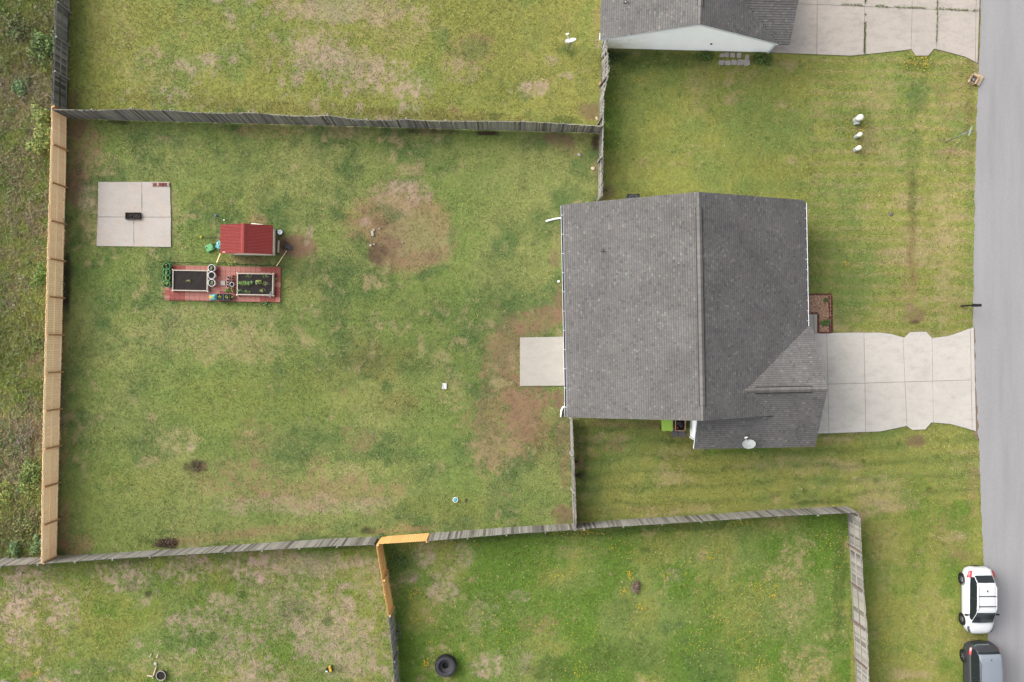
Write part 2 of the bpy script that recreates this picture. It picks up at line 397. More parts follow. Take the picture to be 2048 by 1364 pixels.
# patches seen in the lawn: px, py, radius x, radius y, tilt, colour, strength, raggedness
B = [
 # back yard: the round bare bed
 (808, 458, 108, 92, 15, 'brown', .8, .4), (835, 478, 82, 62, 12, 'grey', .85, .22), (800, 395, 66, 36, -12, 'pink', .5, .8), (860, 468, 58, 46, 20, 'lg', .25, .5), (765, 425, 40, 24, 0, 'dark', .65, .6), (728, 440, 42, 50, 20, 'brown', .7, .5),
 (768, 500, 38, 42, -20, 'soil', .85, .7), (755, 505, 22, 26, 0, 'mulch', .5, .8), (770, 450, 30, 12, 10, 'soil', .5, .6), (842, 520, 60, 22, -12, 'brown', .6, .6), (862, 515, 20, 14, 0, 'soil', .5, .7), (725, 490, 14, 34, -10, 'dark', .7, .5),
 (860, 545, 42, 10, -20, 'dark', .75, .5), (904, 470, 8, 26, 5, 'dark', .5, .6), (800, 375, 26, 16, 0, 'pink', .6, .5), (730, 445, 12, 10, 0, 'pink', .6, .5), (752, 560, 22, 8, 0, 'dry', .5, .7), (880, 450, 20, 22, 0, 'brown', .35, .7),
 # back yard: by the coop and garden
 (598, 492, 40, 26, 0, 'redb', .95, .2), (570, 492, 24, 24, 0, 'soil', .85, .35), (568, 489, 8, 10, 0, 'mulch', .8, .5), (618, 470, 8, 26, 15, 'pink', .6, .5), (515, 440, 28, 14, 0, 'brown', .6, .5), (490, 520, 60, 9, 0, 'soil', .7, .4), (450, 520, 20, 7, 0, 'yg', .6, .5),
 (562, 575, 9, 40, 0, 'dk2', .7, .5), (450, 607, 120, 5, 2, 'dk2', .6, .6), (600, 640, 90, 40, 0, 'dark', .35, .8), (345, 425, 14, 50, 0, 'dry', .45, .7), (460, 430, 30, 20, 0, 'dark', .35, .7), (600, 425, 70, 30, 0, 'dark', .45, .7), (420, 400, 60, 30, 0, 'yg', .4, .8),
 # back yard: west side along the new fence
 (165, 300, 42, 70, 10, 'brown', .8, .55), (150, 255, 26, 20, 0, 'soil', .8, .5), (150, 370, 22, 46, 0, 'soil', .85, .5), (180, 430, 22, 70, 0, 'dry', .6, .7), (172, 395, 16, 30, 0, 'sand', .4, .8), (200, 330, 40, 30, 0, 'dry', .5, .8),
 (133, 570, 10, 80, 1, 'mulch', .95, .35), (131, 470, 9, 40, 0, 'soil', .8, .5), (128, 700, 10, 60, 0, 'brown', .55, .6), (124, 860, 12, 110, 0, 'brown', .65, .6), (128, 1050, 16, 60, 0, 'brown', .8, .5), (150, 1090, 40, 24, -12, 'brown', .85, .5), (215, 1010, 90, 80, 0, 'yg', .3, .8),
 (240, 243, 26, 6, 4, 'mulch', .9, .4), (300, 250, 60, 10, 2, 'green', .6, .6), (520, 262, 60, 16, 0, 'brown', .5, .7), (700, 265, 60, 14, 0, 'dry', .5, .7), (860, 262, 60, 8, 2, 'mulch', .65, .6), (975, 266, 28, 6, 2, 'mulch', .95, .4), (864, 268, 6, 3, 0, 'brown', .8, .5),
 (1115, 278, 40, 16, 10, 'soil', .8, .5), (1135, 300, 36, 10, 20, 'brown', .55, .6), (1190, 285, 10, 24, 0, 'mulch', .85, .5), (1195, 345, 8, 50, 0, 'brown', .5, .7), (985, 305, 50, 22, 0, 'lg', .4, .8),
 # back yard: beside the house
 (1112, 490, 16, 40, 0, 'brown', .5, .7), (1108, 520, 14, 16, 0, 'soil', .6, .6), (1118, 610, 12, 50, 0, 'soil', .75, .6), (1080, 640, 60, 34, -20, 'redb', .72, .65), (1118, 800, 14, 26, 0, 'soil', .9, .5),
 (1020, 700, 50, 90, 12, 'redb', .66, .7), (1010, 850, 84, 110, 15, 'redb', .62, .75), (1060, 830, 54, 76, 0, 'redb', .8, .6), (1100, 830, 22, 20, 0, 'green', .5, .6), (1125, 880, 20, 60, 0, 'soil', .6, .6), (1090, 880, 30, 50, 0, 'olive', .4, .7),
 (985, 905, 60, 50, 0, 'dry', .4, .8), (1075, 985, 60, 34, 10, 'green', .7, .6), (1090, 960, 40, 20, 0, 'lg', .35, .7), (1125, 1030, 24, 22, 0, 'soil', .85, .4), (1060, 1040, 70, 12, -4, 'green', .6, .6), (1130, 950, 10, 40, 0, 'brown', .6, .6),
 (910, 780, 34, 44, 0, 'dry', .45, .7), (880, 720, 24, 20, 0, 'dry', .45, .7), (760, 722, 90, 40, 0, 'olive', .5, .8), (712, 735, 12, 10, 0, 'brown', .5, .6), (830, 735, 40, 26, 0, 'dark', .5, .7), (795, 810, 40, 30, 0, 'olive', .4, .8), (815, 815, 16, 10, 0, 'dk2', .35, .7),
 # back yard: lower part
 (700, 890, 110, 40, 0, 'dark', .5, .8), (800, 900, 70, 30, 0, 'dark', .6, .7), (560, 920, 60, 40, 0, 'dark', .5, .8), (720, 880, 30, 24, 0, 'brown', .5, .7), (640, 925, 26, 18, -30, 'brown', .5, .7), (690, 950, 50, 30, 0, 'dry', .4, .8), (510, 880, 40, 50, 0, 'brown', .45, .8),
 (390, 934, 28, 15, -6, 'mulch', .85, .5), (380, 895, 8, 12, 0, 'sand', .7, .5), (355, 880, 40, 30, 0, 'dry', .5, .8), (470, 960, 90, 40, 0, 'brown', .5, .85), (640, 985, 160, 34, -4, 'brown', .6, .85), (620, 1010, 180, 22, 0, 'pink', .35, .9), (300, 960, 80, 40, 0, 'yg', .4, .8), (330, 1087, 30, 10, -6, 'mulch', .95, .35), (300, 1082, 26, 7, 0, 'dk2', .6, .5),
 (260, 1050, 90, 26, 0, 'green', .5, .7), (420, 1075, 110, 12, -6, 'brown', .5, .7), (735, 1062, 20, 9, 0, 'mulch', .75, .6), (800, 1060, 60, 8, -4, 'brown', .7, .6), (560, 1060, 100, 10, -4, 'brown', .4, .8), (880, 1015, 110, 26, 0, 'yg', .4, .8),
 (250, 830, 90, 60, 0, 'lg', .35, .8), (400, 660, 140, 60, 0, 'dry', .28, .9), (470, 690, 110, 40, 0, 'dry', .35, .9), (320, 720, 90, 50, 0, 'lg', .3, .8), (450, 800, 110, 60, 0, 'yg', .35, .8), (640, 780, 140, 60, 0, 'yg', .3, .8), (480, 340, 200, 40, 0, 'lg', .25, .9), (1000, 400, 100, 80, 0, 'lg', .25, .9), (950, 620, 90, 40, 0, 'dark', .3, .8), (1000, 560, 60, 90, 0, 'dark', .35, .8), (900, 330, 140, 30, 0, 'green', .3, .8),
 # north yard
 (690, 120, 120, 34, 8, 'pink', .55, .95), (770, 160, 90, 34, 10, 'pink', .7, .9), (830, 185, 40, 26, 0, 'pink', .6, .9), (640, 85, 60, 40, 0, 'pink', .5, .95), (700, 20, 150, 30, 0, 'pink', .55, .95), (800, 60, 90, 40, 0, 'dry', .45, .95), (940, 100, 52, 46, 0, 'brown', .55, .6), (950, 100, 30, 26, 0, 'dark', .55, .6), (925, 140, 46, 26, 0, 'pink', .4, .85), (965, 75, 30, 10, 0, 'soil', .35, .7),
 (885, 70, 16, 16, 0, 'dark', .55, .6), (1068, 175, 36, 18, -8, 'pink', .85, .7), (1105, 120, 16, 12, 0, 'pink', .6, .8), (1135, 100, 26, 14, 0, 'dk2', .6, .5), (300, 150, 60, 50, 0, 'dry', .35, .9), (420, 60, 120, 50, 0, 'yel', .5, .8), (1000, 30, 80, 40, 0, 'yel', .45, .8), (220, 60, 60, 60, 0, 'dry', .3, .9), (300, 110, 30, 22, 0, 'pink', .35, .9), (1180, 60, 22, 70, 0, 'green', .5, .7), (1195, 40, 8, 50, 0, 'brown', .55, .6), (1195, 85, 6, 14, 0, 'pink', .6, .6), (1180, 222, 24, 22, 0, 'soil', .75, .5), (1130, 240, 30, 10, 0, 'dk2', .7, .5), (148, 200, 12, 22, 0, 'soil', .7, .5), (160, 100, 14, 120, 0, 'green', .6, .6), (560, 215, 480, 14, 4, 'olive', .45, .7), (990, 232, 16, 8, 0, 'dk2', .7, .6), (880, 230, 160, 12, 2, 'olive', .5, .7),
 # front lawn, upper
 (1330, 120, 130, 18, 0, 'dk2', .6, .8), (1240, 130, 40, 24, 0, 'dk2', .55, .7), (1410, 112, 24, 12, 0, 'dk2', .8, .5), (1528, 118, 26, 14, 0, 'dk2', .75, .6), (1484, 137, 10, 7, 0, 'brown', .6, .6), (1222, 240, 24, 90, 0, 'lush', .65, .6), (1216, 385, 14, 20, 0, 'soil', .7, .5), (1300, 200, 70, 40, 0, 'yg', .35, .8), (1400, 180, 30, 60, 0, 'dry', .4, .85), (1550, 150, 60, 30, 0, 'green', .4, .8), (1370, 395, 170, 8, -3, 'olive', .4, .7),
 (1648, 260, 26, 26, 0, 'yel', .7, .7), (1715, 255, 40, 60, 0, 'dk2', .35, .7), (1832, 130, 36, 22, 0, 'dk2', .55, .7), (1836, 180, 24, 36, 0, 'dark', .7, .7), (1845, 212, 20, 18, 0, 'fd', .35, .7), (1760, 190, 30, 40, 0, 'dry', .4, .8), (1905, 180, 40, 70, 0, 'brown', .38, .85), (1940, 250, 12, 140, 0, 'olive', .55, .6), (1760, 280, 50, 40, 0, 'dry', .45, .85), (1900, 310, 30, 14, 0, 'brown', .45, .7), (1884, 280, 10, 8, 0, 'dk2', .5, .6), (1830, 300, 16, 60, 0, 'dark', .45, .7),
 (1824, 440, 13, 110, 0, 'olive', .7, .8), (1820, 560, 14, 110, 2, 'brown', .55, .8), (1826, 400, 8, 60, 0, 'dark', .4, .6), (1828, 632, 26, 18, 0, 'soil', .75, .55), (1828, 645, 14, 5, 0, 'mulch', .6, .5), (1890, 500, 26, 150, 0, 'dry', .5, .9), (1940, 450, 10, 200, 0, 'green', .45, .6), (1640, 470, 22, 140, 0, 'green', .5, .7), (1700, 600, 60, 60, 0, 'dark', .35, .8), (1765, 400, 40, 60, 0, 'yel', .35, .8), (1560, 370, 50, 20, 0, 'green', .4, .8),
 (1790, 625, 40, 12, -6, 'dry', .4, .8), (1925, 610, 16, 8, 0, 'soil', .35, .7), (1700, 380, 60, 40, 0, 'green', .3, .8), (1300, 300, 60, 40, 0, 'green', .3, .85), (1470, 300, 120, 50, 0, 'yg', .3, .85), (1955, 140, 6, 30, 0, 'fb', .6, .6),
 # front lawn, lower
 (1210, 848, 60, 8, 0, 'brown', .6, .7), (1165, 900, 14, 80, 0, 'dk2', .55, .6), (1160, 925, 10, 14, 0, 'brown', .8, .5), (1230, 895, 26, 10, 0, 'brown', .5, .7), (1300, 850, 26, 10, 0, 'soil', .55, .6), (1362, 870, 26, 10, 0, 'soil', .7, .6), (1390, 880, 26, 20, 0, 'olive', .4, .7), (1340, 945, 36, 22, 0, 'dry', .5, .8), (1480, 902, 90, 6, -2, 'lush', .6, .6), (1560, 925, 70, 14, 0, 'dry', .4, .85), (1350, 905, 40, 16, 0, 'dry', .4, .85), (1770, 985, 60, 40, 0, 'dry', .5, .85), (1300, 1018, 160, 9, -4, 'olive', .45, .7), (1830, 882, 22, 14, 0, 'soil', .8, .55), (1945, 960, 14, 70, 0, 'brown', .5, .7), (1835, 990, 36, 40, 0, 'lush', .5, .7), (1655, 885, 16, 8, 0, 'brown', .45, .7), (1150, 1030, 8, 22, 0, 'soil', .5, .6), (1640, 1005, 60, 6, -2, 'dk2', .7, .6),
 # verge
 (1838, 1100, 20, 120, 3, 'lush', .45, .7), (1900, 1070, 40, 60, 0, 'brown', .35, .85), (1770, 1110, 30, 80, 0, 'dry', .3, .85), (1770, 1300, 40, 60, 0, 'green', .4, .8), (1930, 1110, 30, 14, 0, 'soil', .3, .7), (1870, 1250, 40, 90, 0, 'dry', .25, .85), (1935, 1270, 30, 12, 0, 'olive', .5, .6), (1725, 1150, 8, 120, 2, 'green', .4, .6),
 # south-west yard
 (60, 1170, 60, 50, 0, 'pink', .75, .85), (250, 1150, 70, 30, 0, 'pink', .75, .9), (40, 1240, 36, 60, 0, 'pink', .8, .8), (120, 1220, 36, 50, 0, 'pink', .65, .9), (370, 1135, 50, 34, 0, 'pink', .75, .9), (490, 1135, 50, 34, 0, 'pink', .9, .85), (410, 1240, 50, 30, 0, 'pink', .65, .9), (440, 1200, 30, 20, 0, 'pink', .6, .9), (600, 1130, 110, 34, 0, 'pink', .6, .95), (740, 1150, 36, 40, 0, 'pink', .5, .9), (560, 1200, 90, 60, 0, 'pink', .4, .95), (630, 1240, 60, 60, 0, 'pink', .55, .95), (590, 1220, 40, 26, 0, 'dk2', .45, .7), (700, 1310, 60, 50, 0, 'pink', .5, .95), (480, 1310, 60, 60, 0, 'pink', .55, .95), (50, 1350, 16, 14, 0, 'brown', .8, .6),
 (150, 1155, 46, 18, 0, 'lush', .5, .7), (320, 1160, 30, 30, 0, 'lush', .5, .7), (200, 1340, 60, 26, 0, 'dark', .5, .8), (370, 1280, 60, 24, 0, 'dark', .45, .8), (297, 1188, 9, 8, 0, 'mulch', .85, .5), (540, 1350, 50, 20, 0, 'pink', .5, .95), (700, 1090, 60, 9, -4, 'dk2', .7, .6), (250, 1122, 60, 6, -4, 'dk2', .6, .6), (280, 1230, 60, 40, 0, 'yel', .3, .9), (330, 1330, 60, 26, 0, 'dry', .5, .85),
 # south-east yard
 (885, 1185, 36, 26, 0, 'pink', .7, .8), (850, 1105, 26, 30, 0, 'pink', .6, .9), (815, 1155, 18, 14, 0, 'pink', .8, .8), (975, 1330, 46, 24, -30, 'pink', .8, .85), (960, 1230, 40, 40, 0, 'pink', .45, .95), (925, 1110, 18, 24, 0, 'pink', .5, .9), (890, 1150, 30, 20, 0, 'pink', .45, .9), (1080, 1250, 40, 22, 0, 'brown', .6, .8), (1040, 1190, 26, 12, 0, 'pink', .45, .9), (1340, 1152, 24, 14, 0, 'pink', .55, .85), (1150, 1105, 60, 14, 0, 'dry', .35, .9),
 (1055, 1330, 20, 30, 0, 'pink', .45, .9), (1575, 1130, 40, 30, 0, 'dry', .6, .9), (1590, 1200, 40, 50, 10, 'dry', .5, .9), (1610, 1330, 50, 44, 0, 'dry', .6, .85), (1600, 1090, 30, 20, 0, 'dry', .4, .9), (810, 1120, 30, 36, 0, 'dk2', .55, .7), (805, 1250, 14, 110, 4, 'lush', .5, .6), (1680, 1150, 14, 130, 3, 'dk2', .6, .6), (1330, 1255, 20, 12, 0, 'dark', .6, .6), (1362, 1250, 10, 9, 0, 'dark', .8, .5), (1380, 1280, 20, 12, 0, 'dark', .5, .6), (1240, 1220, 46, 26, 0, 'dk2', .35, .8), (1420, 1200, 50, 40, 0, 'lush', .5, .8), (1250, 1310, 90, 40, 0, 'dk2', .5, .8), (1100, 1340, 60, 24, 0, 'dk2', .55, .8), (1420, 1330, 60, 40, 0, 'dark', .5, .8), (1480, 1230, 50, 90, 0, 'yg', .4, .8), (1280, 1060, 220, 10, -3, 'dk2', .6, .6), (1000, 1075, 120, 8, -4, 'dk2', .6, .6), (950, 1250, 120, 60, 0, 'lush', .35, .8), (1295, 1100, 16, 8, 0, 'dk2', .5, .7), (1190, 1120, 60, 40, 0, 'lush', .3, .8), (870, 1340, 70, 40, 0, 'lush', .5, .7), (1540, 1060, 80, 20, 0, 'green', .5, .7),
 # wild field beyond the fence
 (50, 60, 60, 40, 0, 'fd', .5, .8), (90, 20, 26, 26, 0, 'fd', .5, .8), (60, 190, 60, 40, 0, 'fb', .45, .9), (20, 480, 40, 90, 0, 'fg', .5, .8), (70, 350, 26, 60, 0, 'lush', .35, .8), (60, 640, 60, 80, 0, 'fg', .5, .85), (40, 760, 50, 60, 0, 'lush', .45, .8), (50, 870, 50, 60, 0, 'fb', .85, .8), (20, 960, 26, 50, 0, 'fb', .8, .8), (8, 1010, 20, 30, 0, 'yg', .7, .7), (60, 1050, 50, 50, 0, 'fd', .55, .85), (30, 600, 20, 20, 0, 'fb', .5, .8), (110, 130, 14, 90, 0, 'fd', .7, .7),
]
_r = random.Random(21)
for _ in range(150): B.append((_r.uniform(1230, 1940), _r.choice([_r.uniform(110, 390), _r.uniform(1060, 1360), _r.uniform(870, 1000)]), _r.uniform(2.5, 6), _r.uniform(2.5, 5), 0, _r.choice(['dk2', 'dark', 'dk2', 'olive']), _r.uniform(.4, .8), .6))
for _ in range(110): B.append((_r.uniform(150, 1180), _r.choice([_r.uniform(260, 1060), _r.uniform(20, 230)]), _r.uniform(5, 18), _r.uniform(4, 12), _r.uniform(0, 90), _r.choice(['dark', 'dry', 'lg', 'yg', 'brown', 'dark']), _r.uniform(.25, .55), .8))
for _ in range(60): B.append((_r.uniform(10, 760), _r.uniform(1120, 1360), _r.uniform(4, 16), _r.uniform(4, 12), 0, _r.choice(['dk2', 'pink', 'lush', 'yg']), _r.uniform(.4, .8), .8))
BASE = {  # colours of a region: main, second, third (patches), dry colour, dry share
 FIELD: ('fg', 'fd', 'lush', 'fb', .34), BACK: ('green', 'lg', 'dark', 'dry', .05), NORTH: ('yg', 'yel', 'green', 'pink', .06),
 FRONT: ('yg', 'green', 'yel', 'dry', .12), SW: ('green', 'yg', 'lush', 'pink', .17), SE: ('lush', 'green', 'yg', 'dry', .06), VERGE: ('yg', 'yel', 'lush', 'dry', .16)}

def turf(X, Y):                           # ground colour (albedo) and bareness at points given in metres
    px = X/H*F+1024; py = 682-Y/H*F
    reg = region(px, py)
    n1 = fbm(X, Y, 4.5, 3); n2 = fbm(X, Y, 2.2, 11); n3 = fbm(X, Y, 1.0, 23); n4 = fbm(X, Y, .45, 37, 3); n5 = fbm(X, Y, 6.5, 51); n6 = fbm(X, Y, .17, 43, 2)
    st = fbm(X*.25, Y, .9, 61)            # mowing direction, across the picture
    col = np.zeros(X.shape+(3,)); bare = np.zeros(X.shape)
    for r, (a, b, c, d, dr) in BASE.items():
        k = reg == r
        if not k.any(): continue
        w1 = sstep(.38, .62, .6*n1[k]+.4*n2[k])[:, None]; w2 = sstep(.46, .66, .5*n2[k]+.25*n3[k]+.25*n5[k])[:, None]*.85
        q = COLS[a]*(1-w1)+COLS[b]*w1; q = q*(1-w2)+COLS[c]*w2
        m_ = .30*n3[k]+.38*n4[k]+.32*n5[k]
        if r in (FRONT, VERGE): m_ = .5*m_+.5*st[k]
        w3 = sstep(.60-dr*.35, .74-dr*.35, m_)[:, None]*.7
        q = q*(1-w3)+COLS[d]*w3
        col[k] = q; bare[k] = w3[:, 0]*.5
    # mowing passes: faint lines across the front lawn and the lower back lawn
    for k, per, tilt, amp, a, b in (((reg == FRONT) & (py < 665) & (px > 1620), 22.5, -.02, .50, 'dry', 'green'), ((reg == FRONT) & (py > 840), 31, .045, .52, 'yel', 'dk2'), ((reg == BACK) & (py > 560) & (px < 900), 46, .03, .22, 'lg', 'dark'), ((reg == FRONT) & (py < 665) & (px <= 1620), 40, .0, .15, 'yel', 'green')):
        s_ = np.sin(2*np.pi*(py[k]+tilt*px[k])/per+5*n2[k])*(.4+1.2*n3[k])
        for w, c in ((np.clip(s_-.25, 0, 1)*amp, a), (np.clip(-s_-.35, 0, 1)*amp, b)): col[k] = col[k]*(1-w[:, None])+COLS[c]*w[:, None]
    for (bx, by, rx, ry, rot, kd, s, rag) in B:
        R = max(rx, ry)*1.7
        k = (np.abs(px-bx) < R) & (np.abs(py-by) < R)
        if not k.any(): continue
        t = math.radians(rot); dx = px[k]-bx; dy = py[k]-by
        u = (dx*math.cos(t)+dy*math.sin(t))/rx; v = (-dx*math.sin(t)+dy*math.cos(t))/ry
        d = np.sqrt(u*u+v*v)+(.34*n3[k]+.36*n4[k]+.12*n2[k]+.18*n6[k]-.5)*2.5*rag
        w = sstep(1.12, .62, d)*s
        w = w*(1-.55*rag*sstep(.42, .62, .6*n4[k]+.4*n6[k]))
        if kd in ('pink', 'dry', 'brown') and rx < 100: w = w*(1-.8*min(1, rag*1.1)*sstep(.44, .56, .35*n4[k]+.65*n6[k]))
        col[k] = col[k]*(1-w[:, None])+COLS[kd]*w[:, None]
        if kd in ('pink', 'dry', 'soil', 'mulch', 'brown', 'grey', 'sand', 'fb', 'redb'): bare[k] = np.maximum(bare[k], w*(1 if kd in ('soil', 'mulch', 'brown', 'grey', 'redb') else .8))
        else: bare[k] *= 1-w
    col *= (.86+.28*fbm(X, Y, .22, 71, 2))[..., None]
    col *= (.90+.24*fbm(X, Y, 9, 81, 2))[..., None]*np.array([1.06, 1.03, .95])
    return col, bare, reg

gx = np.concatenate([[-3000, -600, -150, -60], [-38.3], np.arange(-38, 38.01, .14), [38.3], [60, 150, 600, 3000]])
gy = np.concatenate([[-3000, -600, -150, -50], [-26.3], np.arange(-26, 26.01, .14), [26.3], [50, 150, 600, 3000]])
GX, GY = np.meshgrid(gx, gy)
gc, gb, _ = turf(np.clip(GX, -38, 38).ravel(), np.clip(GY, -26, 26).ravel())
far = ((np.abs(GX) > 38.2) | (np.abs(GY) > 26.2)).ravel()
gc[far] = COLS['yg']
gz = (fbm(GX.ravel(), GY.ravel(), 1.3, 91, 3)-.5)*.03-.02
nx, ny = len(gx), len(gy)
me = bpy.data.meshes.new('ground')
me.vertices.add(nx*ny); me.vertices.foreach_set('co', np.stack([GX.ravel(), GY.ravel(), gz], 1).astype(np.float32).ravel())
I, J = np.meshgrid(np.arange(nx-1), np.arange(ny-1)); q0 = (J*nx+I).ravel()
quads = np.stack([q0, q0+1, q0+nx+1, q0+nx], 1).astype(np.int32)
me.loops.add(quads.size); me.polygons.add(len(quads))
me.loops.foreach_set('vertex_index', quads.ravel()); me.polygons.foreach_set('loop_start', np.arange(0, quads.size, 4, dtype=np.int32))
at = me.attributes.new('Col', 'FLOAT_COLOR', 'POINT'); c4 = np.ones((nx*ny, 4), np.float32); c4[:, :3] = gc; at.data.foreach_set('color', c4.ravel())
me.materials.append(M['ground']); me.update(calc_edges=True)
me.polygons.foreach_set('use_smooth', [True]*len(quads))
tag(link('ground', me), 'uneven earth and turf under the yards and the field', 'ground', kind='structure')

# ------------------------------------------------------------------ paved surfaces
def PX(pts, z=0): return [P(x, y, z)[:2] for x, y in pts]
def refine(pts, step=14, wob=1.2, seed=1):  # a natural, slightly wandering edge
    rr = random.Random(seed); out = []
    for i in range(len(pts)-1):
        (x0, y0), (x1, y1) = pts[i], pts[i+1]; n = max(1, int(math.hypot(x1-x0, y1-y0)/step))
        for k in range(n):
            t = k/n; out.append((x0+(x1-x0)*t+rr.uniform(-wob, wob), y0+(y1-y0)*t+rr.uniform(-wob, wob)*.4))
    return out+[pts[-1]]
rl = refine(ROAD_L, 12, 1.3, 4)
roadpoly = [(P(*rl[0])[0], 400)]+[P(x, y)[:2] for x, y in rl]+[(P(*rl[-1])[0]+1, -400), (38.2, -400), (37.4, 400)]
road = MB().prism(roadpoly, -.2, .012).build('road', M['road']); tag(road, 'light grey worn asphalt street along the right edge', 'road', kind='structure')
# gravelly dirt lip between the drive and the street
lip = MB().prism(PX(refine([(1944, 655), (1946, 760), (1948, 862), (1954, 880)], 9, 1.5, 8)+refine([(1957, 881), (1956.5, 862), (1951, 760), (1949, 655)], 9, 2.2, 9)), -.1, .017)
lip = lip.build('dirt_strip', M['dirt']); tag(lip, 'narrow strip of dirt between driveway end and street', 'dirt', kind='structure')

EXCL = []                                  # ground polygons (photo pixels) where no grass grows
def panels(parent, topline, botline, joints, mat, z=.045, gap=.011, mid=None, edge=None):
    """slabs between slanted joint lines; topline and botline are pixel polylines in x"""
    def yt(x): return float(np.interp(x, [p[0] for p in topline], [p[1] for p in topline]))
    def yb(x): return float(np.interp(x, [p[0] for p in botline], [p[1] for p in botline]))
    for i in range(len(joints)-1):
        (ax0, ax1), (bx0, bx1) = joints[i], joints[i+1]       # x at the top / at the bottom
        rows = [0, 1] if mid is None else [0, mid, 1]
        for r in range(len(rows)-1):
            def ptx(u, v):                                     # u across, v down
                x = (ax0+(bx0-ax0)*u)*(1-v)+(ax1+(bx1-ax1)*u)*v
                a, b = yt(x), yb(x); return (x, a+(b-a)*v)
            us = np.linspace(0, 1, 13)
            if rows[r] == 0:
                extra = [(p[0]-ax0)/(bx0-ax0) for p in topline if ax0 < p[0] < bx0]; ut = sorted(set(us) | set(extra))
            else: ut = us
            if rows[r+1] == 1:
                extra = [(p[0]-ax1)/(bx1-ax1) for p in botline if ax1 < p[0] < bx1]; ub = sorted(set(us) | set(extra))
            else: ub = us
            def jv(u, v):                                      # middle joint is straight in the picture
                if mid is None or v in (0, 1): return ptx(u, v)
                x = (ax0+(bx0-ax0)*u)*.5+(ax1+(bx1-ax1)*u)*.5; return (x, mid_y(x))
            poly = [jv(u, rows[r]) for u in ut]+[jv(u, rows[r+1]) for u in reversed(ub)]
            w = PX(poly); cx = sum(p[0] for p in w)/len(w); cy = sum(p[1] for p in w)/len(w)
            w = [(cx+(p[0]-cx)*(1-gap/1.2), cy+(p[1]-cy)*(1-gap/1.6)) for p in w]
            MB().prism(w, -.12, z).build('concrete_slab', mat, parent, bevel=.008)
# driveway of the house
dt = [(1590, 667), (1700, 665), (1760, 665), (1783, 668), (1808, 675), (1820, 664), (1852, 663), (1864, 676), (1895, 672), (1920, 664), (1947, 654)]
db = [(1590, 869), (1760, 863), (1790, 857), (1813, 852), (1824, 860), (1850, 859), (1862, 845), (1900, 848), (1930, 856), (1952, 863)]
mid_y = lambda x: 770-(x-1600)*.030
dpoly = dt+db[::-1]
drive = MB().prism(PX(dpoly), -.15, .026).build('driveway', M['joint']); tag(drive, 'pale concrete driveway from the garage to the street', 'driveway', kind='structure')
panels(drive, dt, db, [(1596, 1600), (1653, 1657.5), (1727.5, 1731), (1805.5, 1813.5), (1863.5, 1866.5), (1940, 1944)], M['drive'], mid=.5)
panels(drive, dt, db, [(1940.5, 1944.5), (1947, 1951.5)], M['drive'])
def border(parent, line, dy, x0, x1, gaps):
    xs = sorted(set([x0, x1]+[p[0] for p in line if x0 < p[0] < x1]+list(np.arange(x0, x1, 12)))); f = lambda x: float(np.interp(x, [p[0] for p in line], [p[1] for p in line]))
    cuts = [x0]+gaps+[x1]
    for a, b in zip(cuts[:-1], cuts[1:]):
        q = [x for x in xs if a+.8 < x < b-.8]; q = [a+.8]+q+[b-.8]; s1 = 1 if dy > 0 else -1
        MB().prism(PX([(x, f(x)+.9*s1) for x in q]+[(x, f(x)+dy) for x in reversed(q)]), .02, .0485).build('slab_edge', M['drive_edge'], parent)
border(drive, dt, 4.6, 1600, 1947, [1653, 1727.5, 1805.5, 1863.5]); border(drive, db, -4.6, 1636, 1951, [1657.5, 1731, 1813.5, 1866.5])
EXCL.append(dpoly)
# driveway of the next house
dt2 = [(1560, -80), (1963, -80)]
db2 = [(1535, 105), (1600, 108), (1700, 112), (1743, 108), (1800, 102), (1822, 99), (1831, 112), (1856, 112), (1868, 98), (1900, 106), (1930, 114), (1955, 127)]
mid_y = lambda x: 8+(x-1600)*.042
drive2 = MB().prism(PX(dt2+db2[::-1]), -.15, .024).build('driveway', M['joint']); tag(drive2, 'stained concrete driveway with grassy joints beside the white house', 'driveway', kind='structure')
panels(drive2, dt2, db2, [(1562, 1536), (1635, 1633), (1731, 1727.5), (1826, 1822), (1876.5, 1872), (1953, 1950)], M['drive_n'], mid=.5)
panels(drive2, dt2, db2, [(1953.5, 1950.5), (1961, 1954.5)], M['drive_n'])
EXCL.append(dt2+db2[::-1])
# fire pad, back patio, front walk
pad = [(197, 364), (340, 364), (342.5, 494), (194, 492)]
pado = MB().prism(PX(refine(pad+[pad[0]], 10, .6, 3)[:-1]), -.1, .022).build('concrete_pad', M['joint'])
tag(pado, 'square concrete pad of four slabs by the tan fence', 'pad', kind='structure'); EXCL.append(pad)
for q in ([(197, 364), (284, 364), (284, 433.6), (196, 433.6)], [(284.8, 364), (340, 364), (342, 434.2), (284.8, 434)], [(196, 434.6), (268, 434.6), (268, 493), (194, 492)], [(268.6, 434.8), (342, 435), (342.5, 494), (268.6, 493)]):
    MB().prism(PX(refine(q+[q[0]], 9, .5, int(q[0][0]))[:-1]), -.1, .04).build('concrete_slab', M['pad'], pado, bevel=.006)
pt = [(1040, 675), (1150, 673), (1152, 771), (1040, 772)]
tag(MB().prism(PX(pt), -.1, .06).build('patio', M['slab'], bevel=.01), 'small concrete patio at the back wall of the house', 'patio', kind='structure'); EXCL.append(pt)
wk = [(1600, 629), (1634, 628), (1634, 666), (1600, 666)]
walk = MB().prism(PX(wk), -.1, .05).build('front_walk', M['joint']); tag(walk, 'short concrete walk between mulch bed and garage', 'path', kind='structure'); EXCL.append(wk)
for q in ([(1600, 629), (1626, 629), (1627, 666), (1600, 666)], [(1627, 629), (1633.5, 629), (1633.5, 666), (1628, 666)]):
    MB().prism(PX(q), -.1, .075).build('concrete_slab', M['slab'], walk, bevel=.006)
